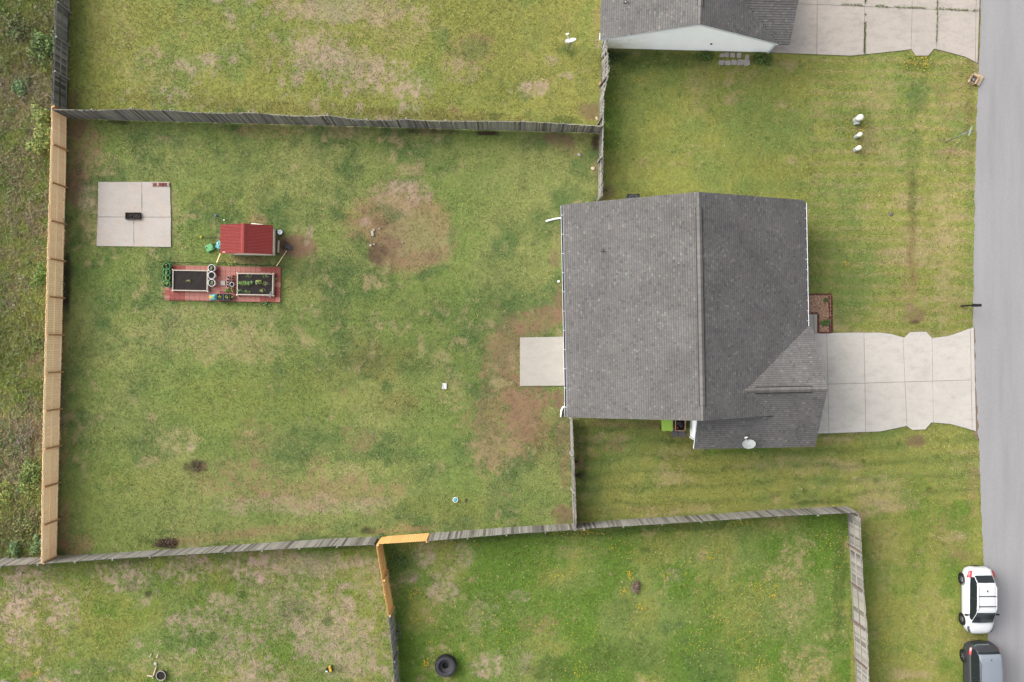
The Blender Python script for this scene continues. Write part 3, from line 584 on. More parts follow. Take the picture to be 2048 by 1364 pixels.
# ------------------------------------------------------------------ houses
SH = [np.array(alb(c)) for c in ((135, 133, 131), (132, 130, 129), (138, 136, 134), (126, 124, 123), (146, 143, 140), (139, 131, 126), (119, 117, 117), (157, 153, 148))]
SHW = [.30, .27, .20, .09, .06, .03, .03, .02]
def shingles(name, parent, courses, mp, tab=.15, seed=1):
    """courses: list of (c_low, c_high, [(s0, s1), ...]); mp(s, c) -> xyz on the roof plane. c_low is the downhill side"""
    rr = np.random.default_rng(seed); V = []; CC = []
    for ci, (c0, c1, ivs) in enumerate(courses):
        for (s0, s1) in ivs:
            s = s0-rr.uniform(0, tab)
            while s < s1:
                w = tab*rr.uniform(.7, 1.3); a, b = max(s, s0), min(s+w-.006, s1); s += w
                if b-a < .02: continue
                th = .016+.007*rr.random(); k = SH[rr.choice(8, p=SHW)]*rr.uniform(.89, .98)
                p = [np.array(mp(a, c0)), np.array(mp(b, c0)), np.array(mp(b, c1)), np.array(mp(a, c1))]
                up = [q+np.array((0, 0, h)) for q, h in zip(p, (th+.008, th+.008, .006, .006))]
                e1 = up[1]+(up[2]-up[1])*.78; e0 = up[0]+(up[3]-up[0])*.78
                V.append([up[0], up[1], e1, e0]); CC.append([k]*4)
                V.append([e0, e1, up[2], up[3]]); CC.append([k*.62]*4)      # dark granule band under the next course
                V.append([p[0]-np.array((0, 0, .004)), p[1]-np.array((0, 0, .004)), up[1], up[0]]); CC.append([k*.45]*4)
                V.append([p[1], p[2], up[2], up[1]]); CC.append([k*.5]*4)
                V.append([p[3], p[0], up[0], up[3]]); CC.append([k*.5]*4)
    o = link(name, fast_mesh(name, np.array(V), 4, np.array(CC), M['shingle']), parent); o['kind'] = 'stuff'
    return o
def run(c_eave, c_ridge, exposure, ivf):
    n = max(1, int(abs(c_ridge-c_eave)/exposure)); cs = np.linspace(c_eave, c_ridge, n+1)
    return [(cs[i], cs[i]+(cs[i+1]-cs[i])*1.02, ivf((cs[i]+cs[i+1])/2)) for i in range(n)]
def lap_wall(parent, u0, u1, place, top, mat, dz=.115, z0=.25):
    """separate siding boards; place(u, out, z) -> xyz; top(u) -> height limit of the wall at u"""
    us = np.linspace(u0, u1, 161); zt = np.array([top(u) for u in us]); k = 0
    while z0+k*dz < zt.max()-.03:
        a = z0+k*dz; b = min(a+dz*1.08, zt.max()); ok = us[zt > a+.03]; k += 1
        if len(ok) < 2: continue
        l, r = ok[0], ok[-1]; ok2 = us[zt >= b]; l2, r2 = (ok2[0], ok2[-1]) if len(ok2) > 1 else ((l+r)/2-.01, (l+r)/2+.01)
        vv = [place(l, .016, a), place(r, .016, a), place(r2, .003, b), place(l2, .003, b), place(l, -.01, a), place(r, -.01, a), place(r2, -.01, b), place(l2, -.01, b)]
        MB().add(vv, [(0, 1, 2, 3), (4, 7, 6, 5), (0, 4, 5, 1), (1, 5, 6, 2), (2, 6, 7, 3), (3, 7, 4, 0)]).build('siding_board', mat, parent)
def ridge_cap(parent, p0, p1, halfw, slope, vent=None, seed=3, axis='b'):
    """ridge vent (black slotted body) with cap shingles on top; points on the ridge line"""
    p0 = Vector(p0); p1 = Vector(p1); d = (p1-p0); L = d.length; d.normalize(); side = Vector((d.y, -d.x, 0))
    rr = np.random.default_rng(seed); V = []; CC = []; n = int(L/.17)
    for i in range(n):
        t0, t1 = i*L/n, (i+1.0)*L/n; inv = vent and vent[0] < (t0+t1)/2 < vent[1]
        h = .06 if inv else .022; k = np.array(alb((134, 130, 127)))*rr.uniform(.86, 1.1); wv = halfw if inv else halfw*.72
        for s in (-1, 1):
            a = p0+d*t0; b = p0+d*t1; dn = Vector((0, 0, -slope*wv)); o1 = Vector((0, 0, h)); o2 = Vector((0, 0, h-.006))
            V.append([tuple(x) for x in ((a+o1, b+o2, b+side*s*wv+dn+o2, a+side*s*wv+dn+o1) if s > 0 else (b+o2, a+o1, a+side*s*wv+dn+o1, b+side*s*wv+dn+o2))]); CC.append([k]*4)
    o = link('ridge_cap', fast_mesh('ridge_cap', np.array(V), 4, np.array(CC), M['shingle']), parent); o['kind'] = 'stuff'
    if vent:
        a = p0+d*vent[0]; b = p0+d*vent[1]; m = MB()
        for s in (-1, 1):
            w = halfw+.05; e = side*s*w+Vector((0, 0, -slope*w))
            q = [a+Vector((0, 0, .03)), b+Vector((0, 0, .03)), b+e+Vector((0, 0, .03)), a+e+Vector((0, 0, .03))]
            q += [x-Vector((0, 0, .06)) for x in q]
            m.add(q, [(0, 1, 2, 3) if s < 0 else (3, 2, 1, 0), (2, 3, 7, 6), (1, 2, 6, 5), (3, 0, 4, 7)])
        m.build('ridge_vent', M['black'], parent)
def slope_board(m, pts, th=.16):           # a roof deck polygon with thickness
    n = len(pts); vv = list(pts)+[(x, y, z-th) for x, y, z in pts]
    m.add(vv, [tuple(range(n)), tuple(range(2*n-1, n-1, -1))]+[(i, n+i, n+(i+1) % n, (i+1) % n) for i in range(n)])

# ---- the house in the middle: local frame a (towards the street), b (up the picture)
TH = .0188; A0, B0 = 10.7, 1.0
def hw(a, b): return (a*math.cos(TH)-b*math.sin(TH), a*math.sin(TH)+b*math.cos(TH))
house = thing('house', 'grey shingled house with attached garage wing and pale concrete driveway', 'house', (*hw(A0, B0), 0), TH)
EL, ER, BN, BS, RA, ZE, ZR = 3.31, 18.06, 8.27, -4.72, 10.80, 2.6, 6.0
pl, pr = (ZR-ZE)/(RA-EL), (ZR-ZE)/(ER-RA)
WB, WN, WS, WE, WW, WZ = -3.16, .48, -6.80, 18.42, 11.04, 4.69
pw = (WZ-ZE)/(WN-WB)
def zl(a): return ZE+(a-EL)*pl
def zr_(a): return ZR-(a-RA)*pr
def zwn(b): return WZ-(b-WB)*pw
def zws(b): return WZ-(WB-b)*pw
aw = RA+(ZR-WZ)/pr                          # where the wing ridge meets the main slope
def vup(a): return WB+(a-aw)*(pr/pw)        # valley lines
def vlo(a): return WB-(a-aw)*(pr/pw)
a_lo = aw+(WB-BS)*(pw/pr)
lc = lambda a, b, z: (a-A0, b-B0, z)
m = MB()
slope_board(m, [lc(EL, BN, zl(EL)), lc(EL, BS, zl(EL)), lc(RA, BS, ZR), lc(RA, BN, ZR)])
slope_board(m, [lc(RA, BN, ZR), lc(RA, WB, ZR), lc(aw, WB, WZ), lc(ER, WN, ZE), lc(ER, BN, ZE)])
slope_board(m, [lc(RA, WB, ZR), lc(RA, BS, ZR), lc(a_lo, BS, zr_(a_lo)), lc(aw, WB, WZ)])
slope_board(m, [lc(aw, WB, WZ), lc(WE, WB, WZ), lc(WE-.04, WN, ZE), lc(ER, WN, ZE)])
slope_board(m, [lc(aw, WB, WZ), lc(a_lo, BS, zws(BS)), lc(WE, BS, zws(BS)), lc(WE, WB, WZ)])
slope_board(m, [lc(WW, BS, zws(BS)), lc(WW, WS, zws(WS)), lc(WE-.04, WS, zws(WS)), lc(WE, BS, zws(BS))])
roof = m.build('roof', M['deck'], house)
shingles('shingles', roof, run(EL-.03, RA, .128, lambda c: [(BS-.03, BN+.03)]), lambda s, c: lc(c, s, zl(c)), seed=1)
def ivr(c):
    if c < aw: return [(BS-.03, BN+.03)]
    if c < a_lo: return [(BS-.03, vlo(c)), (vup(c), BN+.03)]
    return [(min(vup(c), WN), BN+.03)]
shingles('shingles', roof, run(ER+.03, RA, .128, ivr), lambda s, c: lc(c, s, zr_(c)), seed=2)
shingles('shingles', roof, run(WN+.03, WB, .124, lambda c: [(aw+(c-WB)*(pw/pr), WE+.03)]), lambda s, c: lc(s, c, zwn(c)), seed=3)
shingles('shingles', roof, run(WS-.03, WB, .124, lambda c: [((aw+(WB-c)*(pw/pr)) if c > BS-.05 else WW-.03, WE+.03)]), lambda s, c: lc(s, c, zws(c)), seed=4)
ridge_cap(roof, lc(RA, BN+.02, ZR+.01), lc(RA, BS-.02, ZR+.01), .155, pl, (.85, 12.2))
ridge_cap(roof, lc(aw-.1, WB, WZ+.03), lc(WE+.02, WB, WZ+.01), .155, pw, (.75, 4.1), seed=5)
# white fascia boards and soffit
m = MB()
for (p, q) in ((lc(EL, BN+.012, zl(EL)), lc(RA, BN+.012, ZR)), (lc(RA, BN+.012, ZR), lc(ER, BN+.012, ZE)), (lc(EL, BS-.012, ZE), lc(RA, BS-.012, ZR)), (lc(WE+.012, WB, WZ), lc(WE-.03, WN, ZE)), (lc(WE+.012, WB, WZ), lc(WE-.03, WS, ZE)), (lc(WW-.012, BS, zws(BS)), lc(WW-.012, WS, ZE))):
    MB().beam((p[0], p[1], p[2]-.13), (q[0], q[1], q[2]-.13), .022, .17).build('fascia', M['white'], roof)
# plumbing vent through the left slope
def pipe_vent(parent, x, y, z):
    m = MB().lathe([(.11, -.02), (.10, .02), (.06, .05), (.055, .06)], 14, (x, y, z), 0); m.lathe([(.045, .0), (.045, .30)], 12, (x, y, z), 1, cap1=False).lathe([(.036, .05), (.036, .30)], 12, (x, y, z), 2)
    m.build('vent_pipe', [M['rubber'], M['white_worn'], M['black']], parent, smooth=False)
vx, vy, _ = P(1204.5, 501.5, zl(5.4)); va = vx*math.cos(TH)+vy*math.sin(TH); vb = -vx*math.sin(TH)+vy*math.cos(TH)
pipe_vent(roof, va-A0, vb-B0, zl(va))
# walls (mostly under the eaves)
m = MB()
i_ = .40
m.prism([lc(EL+i_, BN-.3, 0)[:2], lc(ER-i_, BN-.3, 0)[:2], lc(ER-i_, BS+.3, 0)[:2], lc(EL+i_, BS+.3, 0)[:2]], 0, lambda x, y: min(zl(x+A0), zr_(x+A0))-.17)
# gable ends rise to the ridge
for yb_ in (BN-.3, BS+.3):
    s = -.1 if yb_ > 0 else .1
    y0, y1 = sorted((yb_, yb_+s)); pr_ = [(EL+i_, zl(EL+i_)-.17), (RA, ZR-.18), (ER-i_, zr_(ER-i_)-.17)]
    vv = [lc(a, y, z) for y in (y0, y1) for a, z in [(EL+i_, 2.0), (ER-i_, 2.0)]+pr_[::-1]]
    m.add(vv, [(0, 1, 2, 3, 4), (9, 8, 7, 6, 5)])
m.build('wall', M['siding_g'], house)
m = MB().prism([lc(WW+.34, BS+.28, 0)[:2], lc(WE-.3, BS+.28, 0)[:2], lc(WE-.3, WS+.38, 0)[:2], lc(WW+.34, WS+.38, 0)[:2]], 0, lambda x, y: zws(y+B0)-.18)
wg = m.build('wall', M['siding_g'], house)
ux = WW+.34
lap_wall(wg, BS+.25, WS+.40, lambda u, o, z: lc(ux-o, u, z), lambda u: zws(u)-.2, M['siding_g'], .115, .15)
MB().beam(lc(ux-.02, WS+.40, .05), lc(ux-.02, WS+.40, ZE-.1), .1, .1).build('corner_trim', M['white'], wg)
m = MB().prism([lc(aw+1, WN-.4, 0)[:2], lc(WE-.35, WN-.4, 0)[:2], lc(WE-.35, WS+.4, 0)[:2], lc(aw+1, WS+.4, 0)[:2]], 0, 2.42)
m.build('garage_wall', M['siding_g'], house)
# garage door on the street side
m = MB()
for k in range(4): m.box(lc(WE-.33, WB, .3+k*.54), (.05, 4.9, .52))
m.build('garage_door', M['white'], house, bevel=.01)
# gutters with hangers, and downspouts
def gutter(parent, p, q, out, n):
    p = Vector(p); q = Vector(q); d = (q-p).normalized(); o = Vector(out); m = MB()
    def strip(off, w, h): m.beam(p+off, q+off, w, h)
    m2 = MB(); m2.beam(p+o*.06+Vector((0, 0, -.12)), q+o*.06+Vector((0, 0, -.12)), .11, .008); strip(o*.122+Vector((0, 0, -.065)), .014, .115); strip(o*.001+Vector((0, 0, -.065)), .008, .115)
    g = m.build('gutter', M['white'], parent); m2.build('gutter_floor', M['slate'], g)  # floor coloured dark grey to paint in the shade inside the trough
    for k in range(n):
        c = p+(q-p)*((k+.5)/n); MB().beam(c+Vector((0, 0, -.012))+o*-.03, c+Vector((0, 0, -.012))+o*.13, .028, .012).build('hanger', M['white'], g)
gutter(roof, lc(EL-.03, BN-.02, ZE), lc(EL-.03, BS+.02, ZE), (-1, 0, 0), 11)
gutter(roof, lc(ER+.03, BN-.15, ZE), lc(ER+.03, WN+.10, ZE), (1, 0, 0), 12)
def spout(pts, lab=None):
    m = MB()
    for i in range(len(pts)-1): m.beam(pts[i], pts[i+1], .085, .07)
    return m.build('downspout', M['white'], house)
def hl(px, py, z):
    x, y, _ = P(px, py, z); return (x*math.cos(TH)+y*math.sin(TH)-A0, -x*math.sin(TH)+y*math.cos(TH)-B0, z)
g1 = lc(EL-.10, 7.45, 2.46)
spout([g1, lc(EL+.33, 7.45, 2.1), lc(EL+.33, 7.45, .35), hl(1133, 434.5, .16)])
MB().tube([hl(1134, 434.5, .16), hl(1122, 436, .12), hl(1110, 437.5, .09), hl(1100, 440, .09), hl(1091.5, 442.5, .09)], .055, 10).build('downspout', M['white'], house, smooth=True)
spout([lc(EL-.1, -4.35, 2.46), lc(EL+.33, -4.35, 2.1), lc(EL+.33, -4.35, .3)])
MB().tube([hl(1140, 813, .2), hl(1131, 812, .12), hl(1125.5, 815, .09), hl(1122.5, 822, .09), hl(1122, 834, .08)], .06, 10).build('downspout', M['white'], house, smooth=True)
EXCL.append([(1134, 404), (1602, 398), (1606, 660), (1640, 665), (1640, 880), (1376, 884), (1376, 830), (1142, 830)])

# ---- the white house at the top
TN = -.026; NA0, NB0 = 10.4, 22.0
nh = thing('house', 'white sided house with grey shingle roof at the top edge', 'house', (NA0*math.cos(TN)-NB0*math.sin(TN), NA0*math.sin(TN)+NB0*math.cos(TN), 0), TN)
nL, nR, nRA, nZE, nZR, nB, nT = 4.94, 15.86, 10.40, 2.6, 5.3, 18.64, 28.0
npch = (nZR-nZE)/(nRA-nL)
nl = lambda a, b, z: (a-NA0, b-NB0, z)
znl = lambda a: nZE+(a-nL)*npch
znr = lambda a: nZR-(a-nRA)*npch
nwp, nwr, nwe = .62, 22.0, 16.52
zw2 = lambda b: nZE+(b-nB)*nwp
av = lambda b: nRA+(nZR-zw2(b))/npch         # valley
m = MB()
slope_board(m, [nl(nL, nT, nZE), nl(nL, nB, nZE), nl(nRA, nB, nZR), nl(nRA, nT, nZR)])
slope_board(m, [nl(nRA, nT, nZR), nl(nRA, nB, nZR), nl(nR, nB, nZE), nl(av(nwr), nwr, zw2(nwr)), nl(nR, nT, nZE)])
slope_board(m, [nl(nR, nB, nZE), nl(nwe, nB, nZE), nl(nwe, nwr, zw2(nwr)), nl(av(nwr), nwr, zw2(nwr))])
nroof = m.build('roof', M['deck'], nh)
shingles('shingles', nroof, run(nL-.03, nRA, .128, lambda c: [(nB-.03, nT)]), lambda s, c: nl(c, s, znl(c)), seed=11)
# the wing slope faces down the picture; the main slope shows only on the ridge side of the valley
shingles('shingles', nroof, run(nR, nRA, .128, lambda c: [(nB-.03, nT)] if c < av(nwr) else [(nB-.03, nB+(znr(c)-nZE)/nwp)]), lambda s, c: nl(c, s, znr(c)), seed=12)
def ivw(c): return [(av(c), nwe+.03)]
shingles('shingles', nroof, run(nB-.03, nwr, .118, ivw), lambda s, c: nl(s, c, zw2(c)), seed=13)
ridge_cap(nroof, nl(nRA, nT, nZR+.01), nl(nRA, nB-.02, nZR+.01), .155, npch, (0, nT-nB-1.05), seed=15)
m = MB()
for (p, q) in ((nl(nL, nB-.014, nZE), nl(nRA, nB-.014, nZR)), (nl(nRA, nB-.014, nZR), nl(nR, nB-.014, nZE))):
    MB().beam((p[0], p[1], p[2]-.12), (q[0], q[1], q[2]-.12), .024, .19).build('fascia', M['white'], nroof)
for (p, q) in ((nl(nL, nB, nZE-.2), nl(nRA, nB, nZR-.2)), (nl(nRA, nB, nZR-.2), nl(nR, nB, nZE-.2))):
    MB().add([p, q, (q[0], q[1]+.42, q[2]), (p[0], p[1]+.42, p[2])], [(0, 1, 2, 3)]).build('soffit', M['white'], nroof)
pv = P(1252, 2, 3.5); pipe_vent(nroof, pv[0]*math.cos(TN)+pv[1]*math.sin(TN)-NA0, -pv[0]*math.sin(TN)+pv[1]*math.cos(TN)-NB0, znl(pv[0]*math.cos(TN)+pv[1]*math.sin(TN)))
wl0, wl1, wb = 5.45, 16.02, 19.05
m = MB()
vv = [nl(a, y, z) for y in (wb, wb+.15) for a, z in ((wl0, 0), (wl1, 0), (wl1, 2.45), (nRA, nZR-.2), (wl0, znl(wl0)-.2))]
m.add(vv, [(0, 1, 2, 3, 4), (9, 8, 7, 6, 5), (0, 5, 6, 1), (1, 6, 7, 2), (4, 3, 8, 9), (2, 7, 8, 3), (0, 4, 9, 5)])
m.prism([nl(wl0, wb+.15, 0)[:2], nl(wl1, wb+.15, 0)[:2], nl(wl1, nT-.3, 0)[:2], nl(wl0, nT-.3, 0)[:2]], 0, 2.4)
gw = m.build('gable_wall', M['siding_n'], nh)
lap_wall(gw, wl0+.08, wl1-.06, lambda u, o, z: nl(u, wb-o, z), lambda u: min(znl(u), max(znr(u), 2.6))-.22, M['siding_n'], .115, .18)
for a in (wl0+.03, wl1-.01): MB().box(nl(a, wb-.02, 1.23), (.11, .09, 2.42)).build('corner_trim', M['white'], gw)
MB().box(nl(nL+.13, wb-.18, 2.36), (.34, .42, .10)).build('eave_return', M['white'], nroof)
MB().beam(nl(nL+.02, nB+.02, 2.5), nl(nL+.02, nT, 2.5), .05, .18).build('fascia', M['white'], nroof)
m = MB(); m.beam(nl(nL+.05, wb-.1, 2.42), nl(wl0-.08, wb-.1, 2.1), .09, .07); m.beam(nl(wl0-.08, wb-.1, 2.1), nl(wl0-.08, wb-.1, .1), .09, .07); m.build('downspout', M['white'], nh)
EXCL.append([(1214, -80), (1210, 96), (1536, 106), (1560, 60), (1580, -80)])
# meter boxes and conduit on the gable wall
mt = thing('utility_meter', 'grey meter boxes with conduit on the white gable wall', 'meter', P(1413, 103, 0))
MB().box((.0, .16, 1.05), (.28, .14, .42)).build('meter_box', M['galv'], mt, bevel=.02)
MB().box((.42, .18, .85), (.34, .10, .26)).build('junction_box', M['slate'], mt, bevel=.02)
MB().tube([(.0, .1, .85), (-.02, .1, .4), (-.05, .06, 0)], .03, 8).build('conduit', M['galv'], mt, smooth=True)
MB().lathe([(.085, 0), (.085, .07), (.06, .1)], 14, (0, 0, 0)).build('meter_dial', M['glass'], mt, loc=(.0, .06, 1.2))
# ------------------------------------------------------------------ fences
def board_mesh(name, w, h, t, mat, ear=.03):
    m = MB(); o = [(-w/2, 0), (w/2, 0), (w/2, h-ear), (w/2-ear, h), (-w/2+ear, h), (-w/2, h-ear)]; n = 6
    m.add([(x, -t/2, z) for x, z in o]+[(x, t/2, z) for x, z in o], [tuple(range(n)), tuple(range(2*n-1, n-1, -1))]+[(i, n+i, n+(i+1) % n, (i+1) % n) for i in range(n)])
    me = bpy.data.meshes.new(name); me.from_pydata(m.v, [], m.f); me.update(); me.materials.append(mat); return me
def fence(key, label, mat, rails, post_mat, seed=1, pw_=.138, gap=.010, wild=.0, ext=(0, 0), missing=0, postd=2.4):
    d = FEN[key]; h = d['h']; ax = d['ax']; rr = random.Random(seed); k = 0 if ax == 'x' else 1
    foot = np.array(fence_line(d['foot'])); top = np.array(fence_line(d['top'], h))
    o = np.argsort(foot[:, k]); foot = foot[o]; o = np.argsort(top[:, k]); top = top[o]
    lo, hi = foot[0, k]+ext[0], foot[-1, k]+ext[1]
    def at(c, f):                              # point at main-axis coordinate c and height fraction f
        q0 = np.interp(c, foot[:, k], foot[:, 1-k]); q1 = np.interp(c, top[:, k], top[:, 1-k]); q = q0+(q1-q0)*f
        return Vector((c, q, h*f)) if k == 0 else Vector((q, c, h*f))
    c0 = at((lo+hi)/2, 0); root = thing('board_fence', label, 'fence', (c0.x, c0.y, 0))
    me = board_mesh('picket', pw_, h-.03, .018, mat)
    step = pw_+gap; n = int((hi-lo)/step); step = (hi-lo)/n
    perp = Vector((0, 1, 0)) if k == 0 else Vector((1, 0, 0))
    for i in range(n):
        if rr.random() < missing: continue
        c = lo+(i+.5)*step; b = at(c, 0); t = at(c, 1)
        j = Vector(((rr.gauss(0, wild), rr.gauss(0, wild*.6), 0) if k == 0 else (rr.gauss(0, wild*.6), rr.gauss(0, wild), 0)))
        zaxis = (t+j-b).normalized(); e = at(c+.2, .5)-at(c-.2, .5); e.z = 0; xaxis = e.normalized()
        yaxis = zaxis.cross(xaxis).normalized(); xaxis = yaxis.cross(zaxis).normalized()
        mt_ = Matrix((xaxis, yaxis, zaxis)).transposed().to_4x4()
        ob = bpy.data.objects.new('picket', me); C.objects.link(ob); ob.parent = root
        mt_.translation = b-c0+Vector((0, 0, .03+rr.uniform(-.015, .02)*(1+wild*20)))
        ob.matrix_basis = mt_ @ Matrix.Diagonal((rr.uniform(.94, 1.0), 1, rr.uniform(.985, 1.012), 1))
    np_ = max(1, round((hi-lo)/postd)); off = perp*(.035*rails); pos = perp*(.10*rails)
    cs = [lo+(hi-lo)*i/np_ for i in range(np_+1)]
    pm = MB().box((0, 0, .5), (.095, .095, 1)); pme = None
    for c in cs:
        b = at(c, 0)+pos-c0; t = at(c, .96)+pos-c0
        m = MB(); m.beam(b+Vector((0, 0, -.1)), t, .092, .092); m.build('post', post_mat, root)
    for i in range(np_):
        for f in (.10, .52, .93):
            p = at(cs[i], f)+off-c0; q = at(cs[i+1], f)+off-c0; mid = at((cs[i]+cs[i+1])/2, f)+off-c0
            m = MB(); m.beam(p, mid, .038, .088); m.beam(mid, q, .038, .088); m.build('rail', mat, root)
    return root
fence('tan_w', 'long new tan wooden fence beside the wild field', M['wood_new'], 1, M['wood_post'], 1)
fence('grey_w', 'weathered grey fence beside the field, continuing above the new tan one', M['wood_old'], 1, M['wood_old'], 2, wild=.006)
fence('north', 'wavy leaning grey fence between the back yard and the yard above', M['wood_old'], 1, M['wood_old'], 3, wild=.02)
fence('ne', 'leaning grey fence running from the white house to the grey roof', M['wood_old'], -1, M['wood_old'], 4, wild=.03, missing=.04)
fence('mid', 'short grey fence seen edge on below the downspout of the house', M['wood_old'], -1, M['wood_old'], 5, wild=.012)
fence('south_w', 'dark grey fence below the back yard, left of the golden section', M['wood_old'], -1, M['wood_old'], 6, wild=.012)
fence('gold_n', 'short golden new fence section in the lower grey fence line', M['wood_gold'], -1, M['wood_gold'], 7)
fence('south_e', 'grey fence from the golden section to the lower right corner post', M['wood_old'], -1, M['wood_old'], 8, wild=.010)
fence('se', 'grey fence with visible rails facing the street verge', M['wood_old'], -1, M['post_rust'], 9, wild=.008)
fence('gold_s', 'golden new fence between the two lower yards', M['wood_gold'], 1, M['wood_gold'], 10)
fence('grey_s', 'grey fence between the lower yards, below the golden boards', M['wood_old'], 1, M['wood_old'], 11, wild=.01)
def thick(name, label, cat, pts, w, h, mat, group=None):
    p = [Vector(q) for q in pts]; c = Vector((p[0].x, p[0].y, 0)); m = MB()
    for i in range(len(p)-1): m.beam(p[i]-c, p[i+1]-c, w, h)
    return tag(m.build(name, mat, loc=c), label, cat, group)
thick('brace_board', 'thin diagonal brace on the golden fence between the lower yards', 'brace', [P(777, 1139, .05), P(765, 1156, 1.2)], .07, .03, M['wood_gold'])
thick('broken_board', 'broken brown fence board lying by the leaning grey fence', 'board', [P(1198, 168, .03), P(1206, 160, .05)], .12, .025, M['wood_post'])
thick('brace_board', 'grey diagonal prop against the lower grey fence near the tyre', 'brace', [P(795, 1284, .05), P(786, 1300, 1.1)], .09, .04, M['wood_old'])

# ------------------------------------------------------------------ grass, weeds, flowers
def inpoly(px, py, poly):
    r = np.zeros(px.shape, bool); n = len(poly)
    for i in range(n):
        (x0, y0), (x1, y1) = poly[i-1], poly[i]
        if y0 == y1: continue
        c = ((y0 > py) != (y1 > py)) & (px < (x1-x0)*(py-y0)/(y1-y0)+x0); r ^= c
    return r
EXCL.append([(1437, 105), (1501, 105), (1501, 131), (1436, 131)])
EXCL.append([(331, 529), (560, 533), (558, 603), (331, 601)])
EXCL.append([(1610, 588), (1663, 588), (1664, 667), (1610, 667)])
EXCL.append([(p[0]+1.2, p[1]) for p in ROAD_L]+[(2300, 1420), (2300, -60)])
def tufts(name, label, reg_id, n, hgt, wid, nb=3, flat=1.55):
    X = rng.uniform(-35.5, 36.0, n); Y = rng.uniform(-24, 24, n)
    px = X/H*F+1024; py = 682-Y/H*F
    k = region(px, py) == reg_id
    for e in EXCL: k &= ~inpoly(px, py, e)
    X, Y = X[k], Y[k]
    col, bare, _ = turf(X, Y)
    keep = rng.random(len(X)) > bare*.90
    X, Y, col, bare = X[keep], Y[keep], col[keep], bare[keep]
    n = len(X); hg = hgt*(.55+.9*rng.random(n))*(1-.35*bare)*(.7+.6*fbm(X, Y, 1.5, 5))
    V = np.zeros((n, nb, 3, 3)); CC = np.zeros((n, nb, 3, 3))
    tone = (1.14+.40*(rng.random(n)-.5))+(.12 if flat < 1.5 else 0)
    hue = rng.random(n)[:, None]
    c = col*tone[:, None]*(1+(hue-.5)*np.array([.24, .02, -.14]))
    u = rng.random(n); straw = ((u < .04+.2*bare) & (bare < .4))[:, None]; deep = (u > .95+.04*bare)[:, None]
    c = np.where(straw, c*.35+COLS['dry']*(.55+.6*rng.random(n))[:, None], np.where(deep, c*np.array([.60, .68, .60]), c))
    for b in range(nb):
        a = rng.uniform(0, 2*np.pi, n); dx, dy = np.cos(a), np.sin(a); sp = rng.uniform(.6, 1.3, n)*hg*flat
        w = wid*(.6+.8*rng.random(n)); ox = rng.normal(0, wid*.5, n); oy = rng.normal(0, wid*.5, n)
        V[:, b, 0] = np.stack([X+ox-dy*w/2, Y+oy+dx*w/2, np.full(n, -.02)], 1)
        V[:, b, 1] = np.stack([X+ox+dy*w/2, Y+oy-dx*w/2, np.full(n, -.02)], 1)
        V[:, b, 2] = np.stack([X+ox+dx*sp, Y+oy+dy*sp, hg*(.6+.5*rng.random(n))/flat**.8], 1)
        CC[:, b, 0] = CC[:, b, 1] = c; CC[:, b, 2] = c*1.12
    me = fast_mesh(name, V.reshape(-1, 3, 3), 3, np.clip(CC.reshape(-1, 3, 3), 0, .6), M['blade'])
    return tag(link(name, me), label, 'grass', kind='stuff')
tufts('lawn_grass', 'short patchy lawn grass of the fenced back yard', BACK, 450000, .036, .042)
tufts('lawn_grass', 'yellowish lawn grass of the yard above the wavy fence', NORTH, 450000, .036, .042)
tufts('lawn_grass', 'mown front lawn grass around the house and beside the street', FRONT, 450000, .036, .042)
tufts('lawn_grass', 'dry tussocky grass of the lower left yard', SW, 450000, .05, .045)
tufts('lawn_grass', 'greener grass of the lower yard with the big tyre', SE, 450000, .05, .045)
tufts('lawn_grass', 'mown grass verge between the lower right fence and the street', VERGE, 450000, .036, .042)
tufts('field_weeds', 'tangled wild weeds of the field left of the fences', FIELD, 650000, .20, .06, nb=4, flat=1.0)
# clover and broadleaf weeds in the field: darker low leaves
def leafcloud(n, cx, cy, cz, rx, ry, rz, size, cols, hollow=.5, rr=None, up=.5, asp=.45):
    rr = rr or rng
    d = rr.normal(size=(n, 3)); d /= np.linalg.norm(d, axis=1)[:, None]; rad = hollow+(1-hollow)*rr.random(n)**.5
    d[:, 2] = np.abs(d[:, 2])*(rr.random(n) < .85)+d[:, 2]*0
    p = np.stack([cx+d[:, 0]*rad*rx, cy+d[:, 1]*rad*ry, cz+d[:, 2]*rad*rz], 1)
    nrm = d*(1-up)+np.array([0, 0, up])+rr.normal(0, .45, (n, 3)); nrm /= np.linalg.norm(nrm, axis=1)[:, None]
    t = np.cross(nrm, rr.normal(size=(n, 3))); t /= np.linalg.norm(t, axis=1)[:, None]; b = np.cross(nrm, t)
    s = (size*(.6+.8*rr.random(n)))[:, None]
    V = np.stack([p-t*s, p-b*s*asp, p+t*s, p+b*s*asp], 1)
    cc = np.array(cols)[rr.integers(0, len(cols), n)]*(.75+.5*rr.random(n))[:, None]
    return V, np.repeat(cc[:, None, :], 4, 1)
G = {k: np.array(alb(v)) for k, v in dict(dead=(74, 56, 52), yg=(190, 194, 110), mid=(128, 156, 88), dk=(84, 108, 62), fresh=(136, 172, 82), blue=(120, 160, 120), pale=(150, 180, 110), br=(140, 116, 98), grey=(172, 158, 142)).items()}
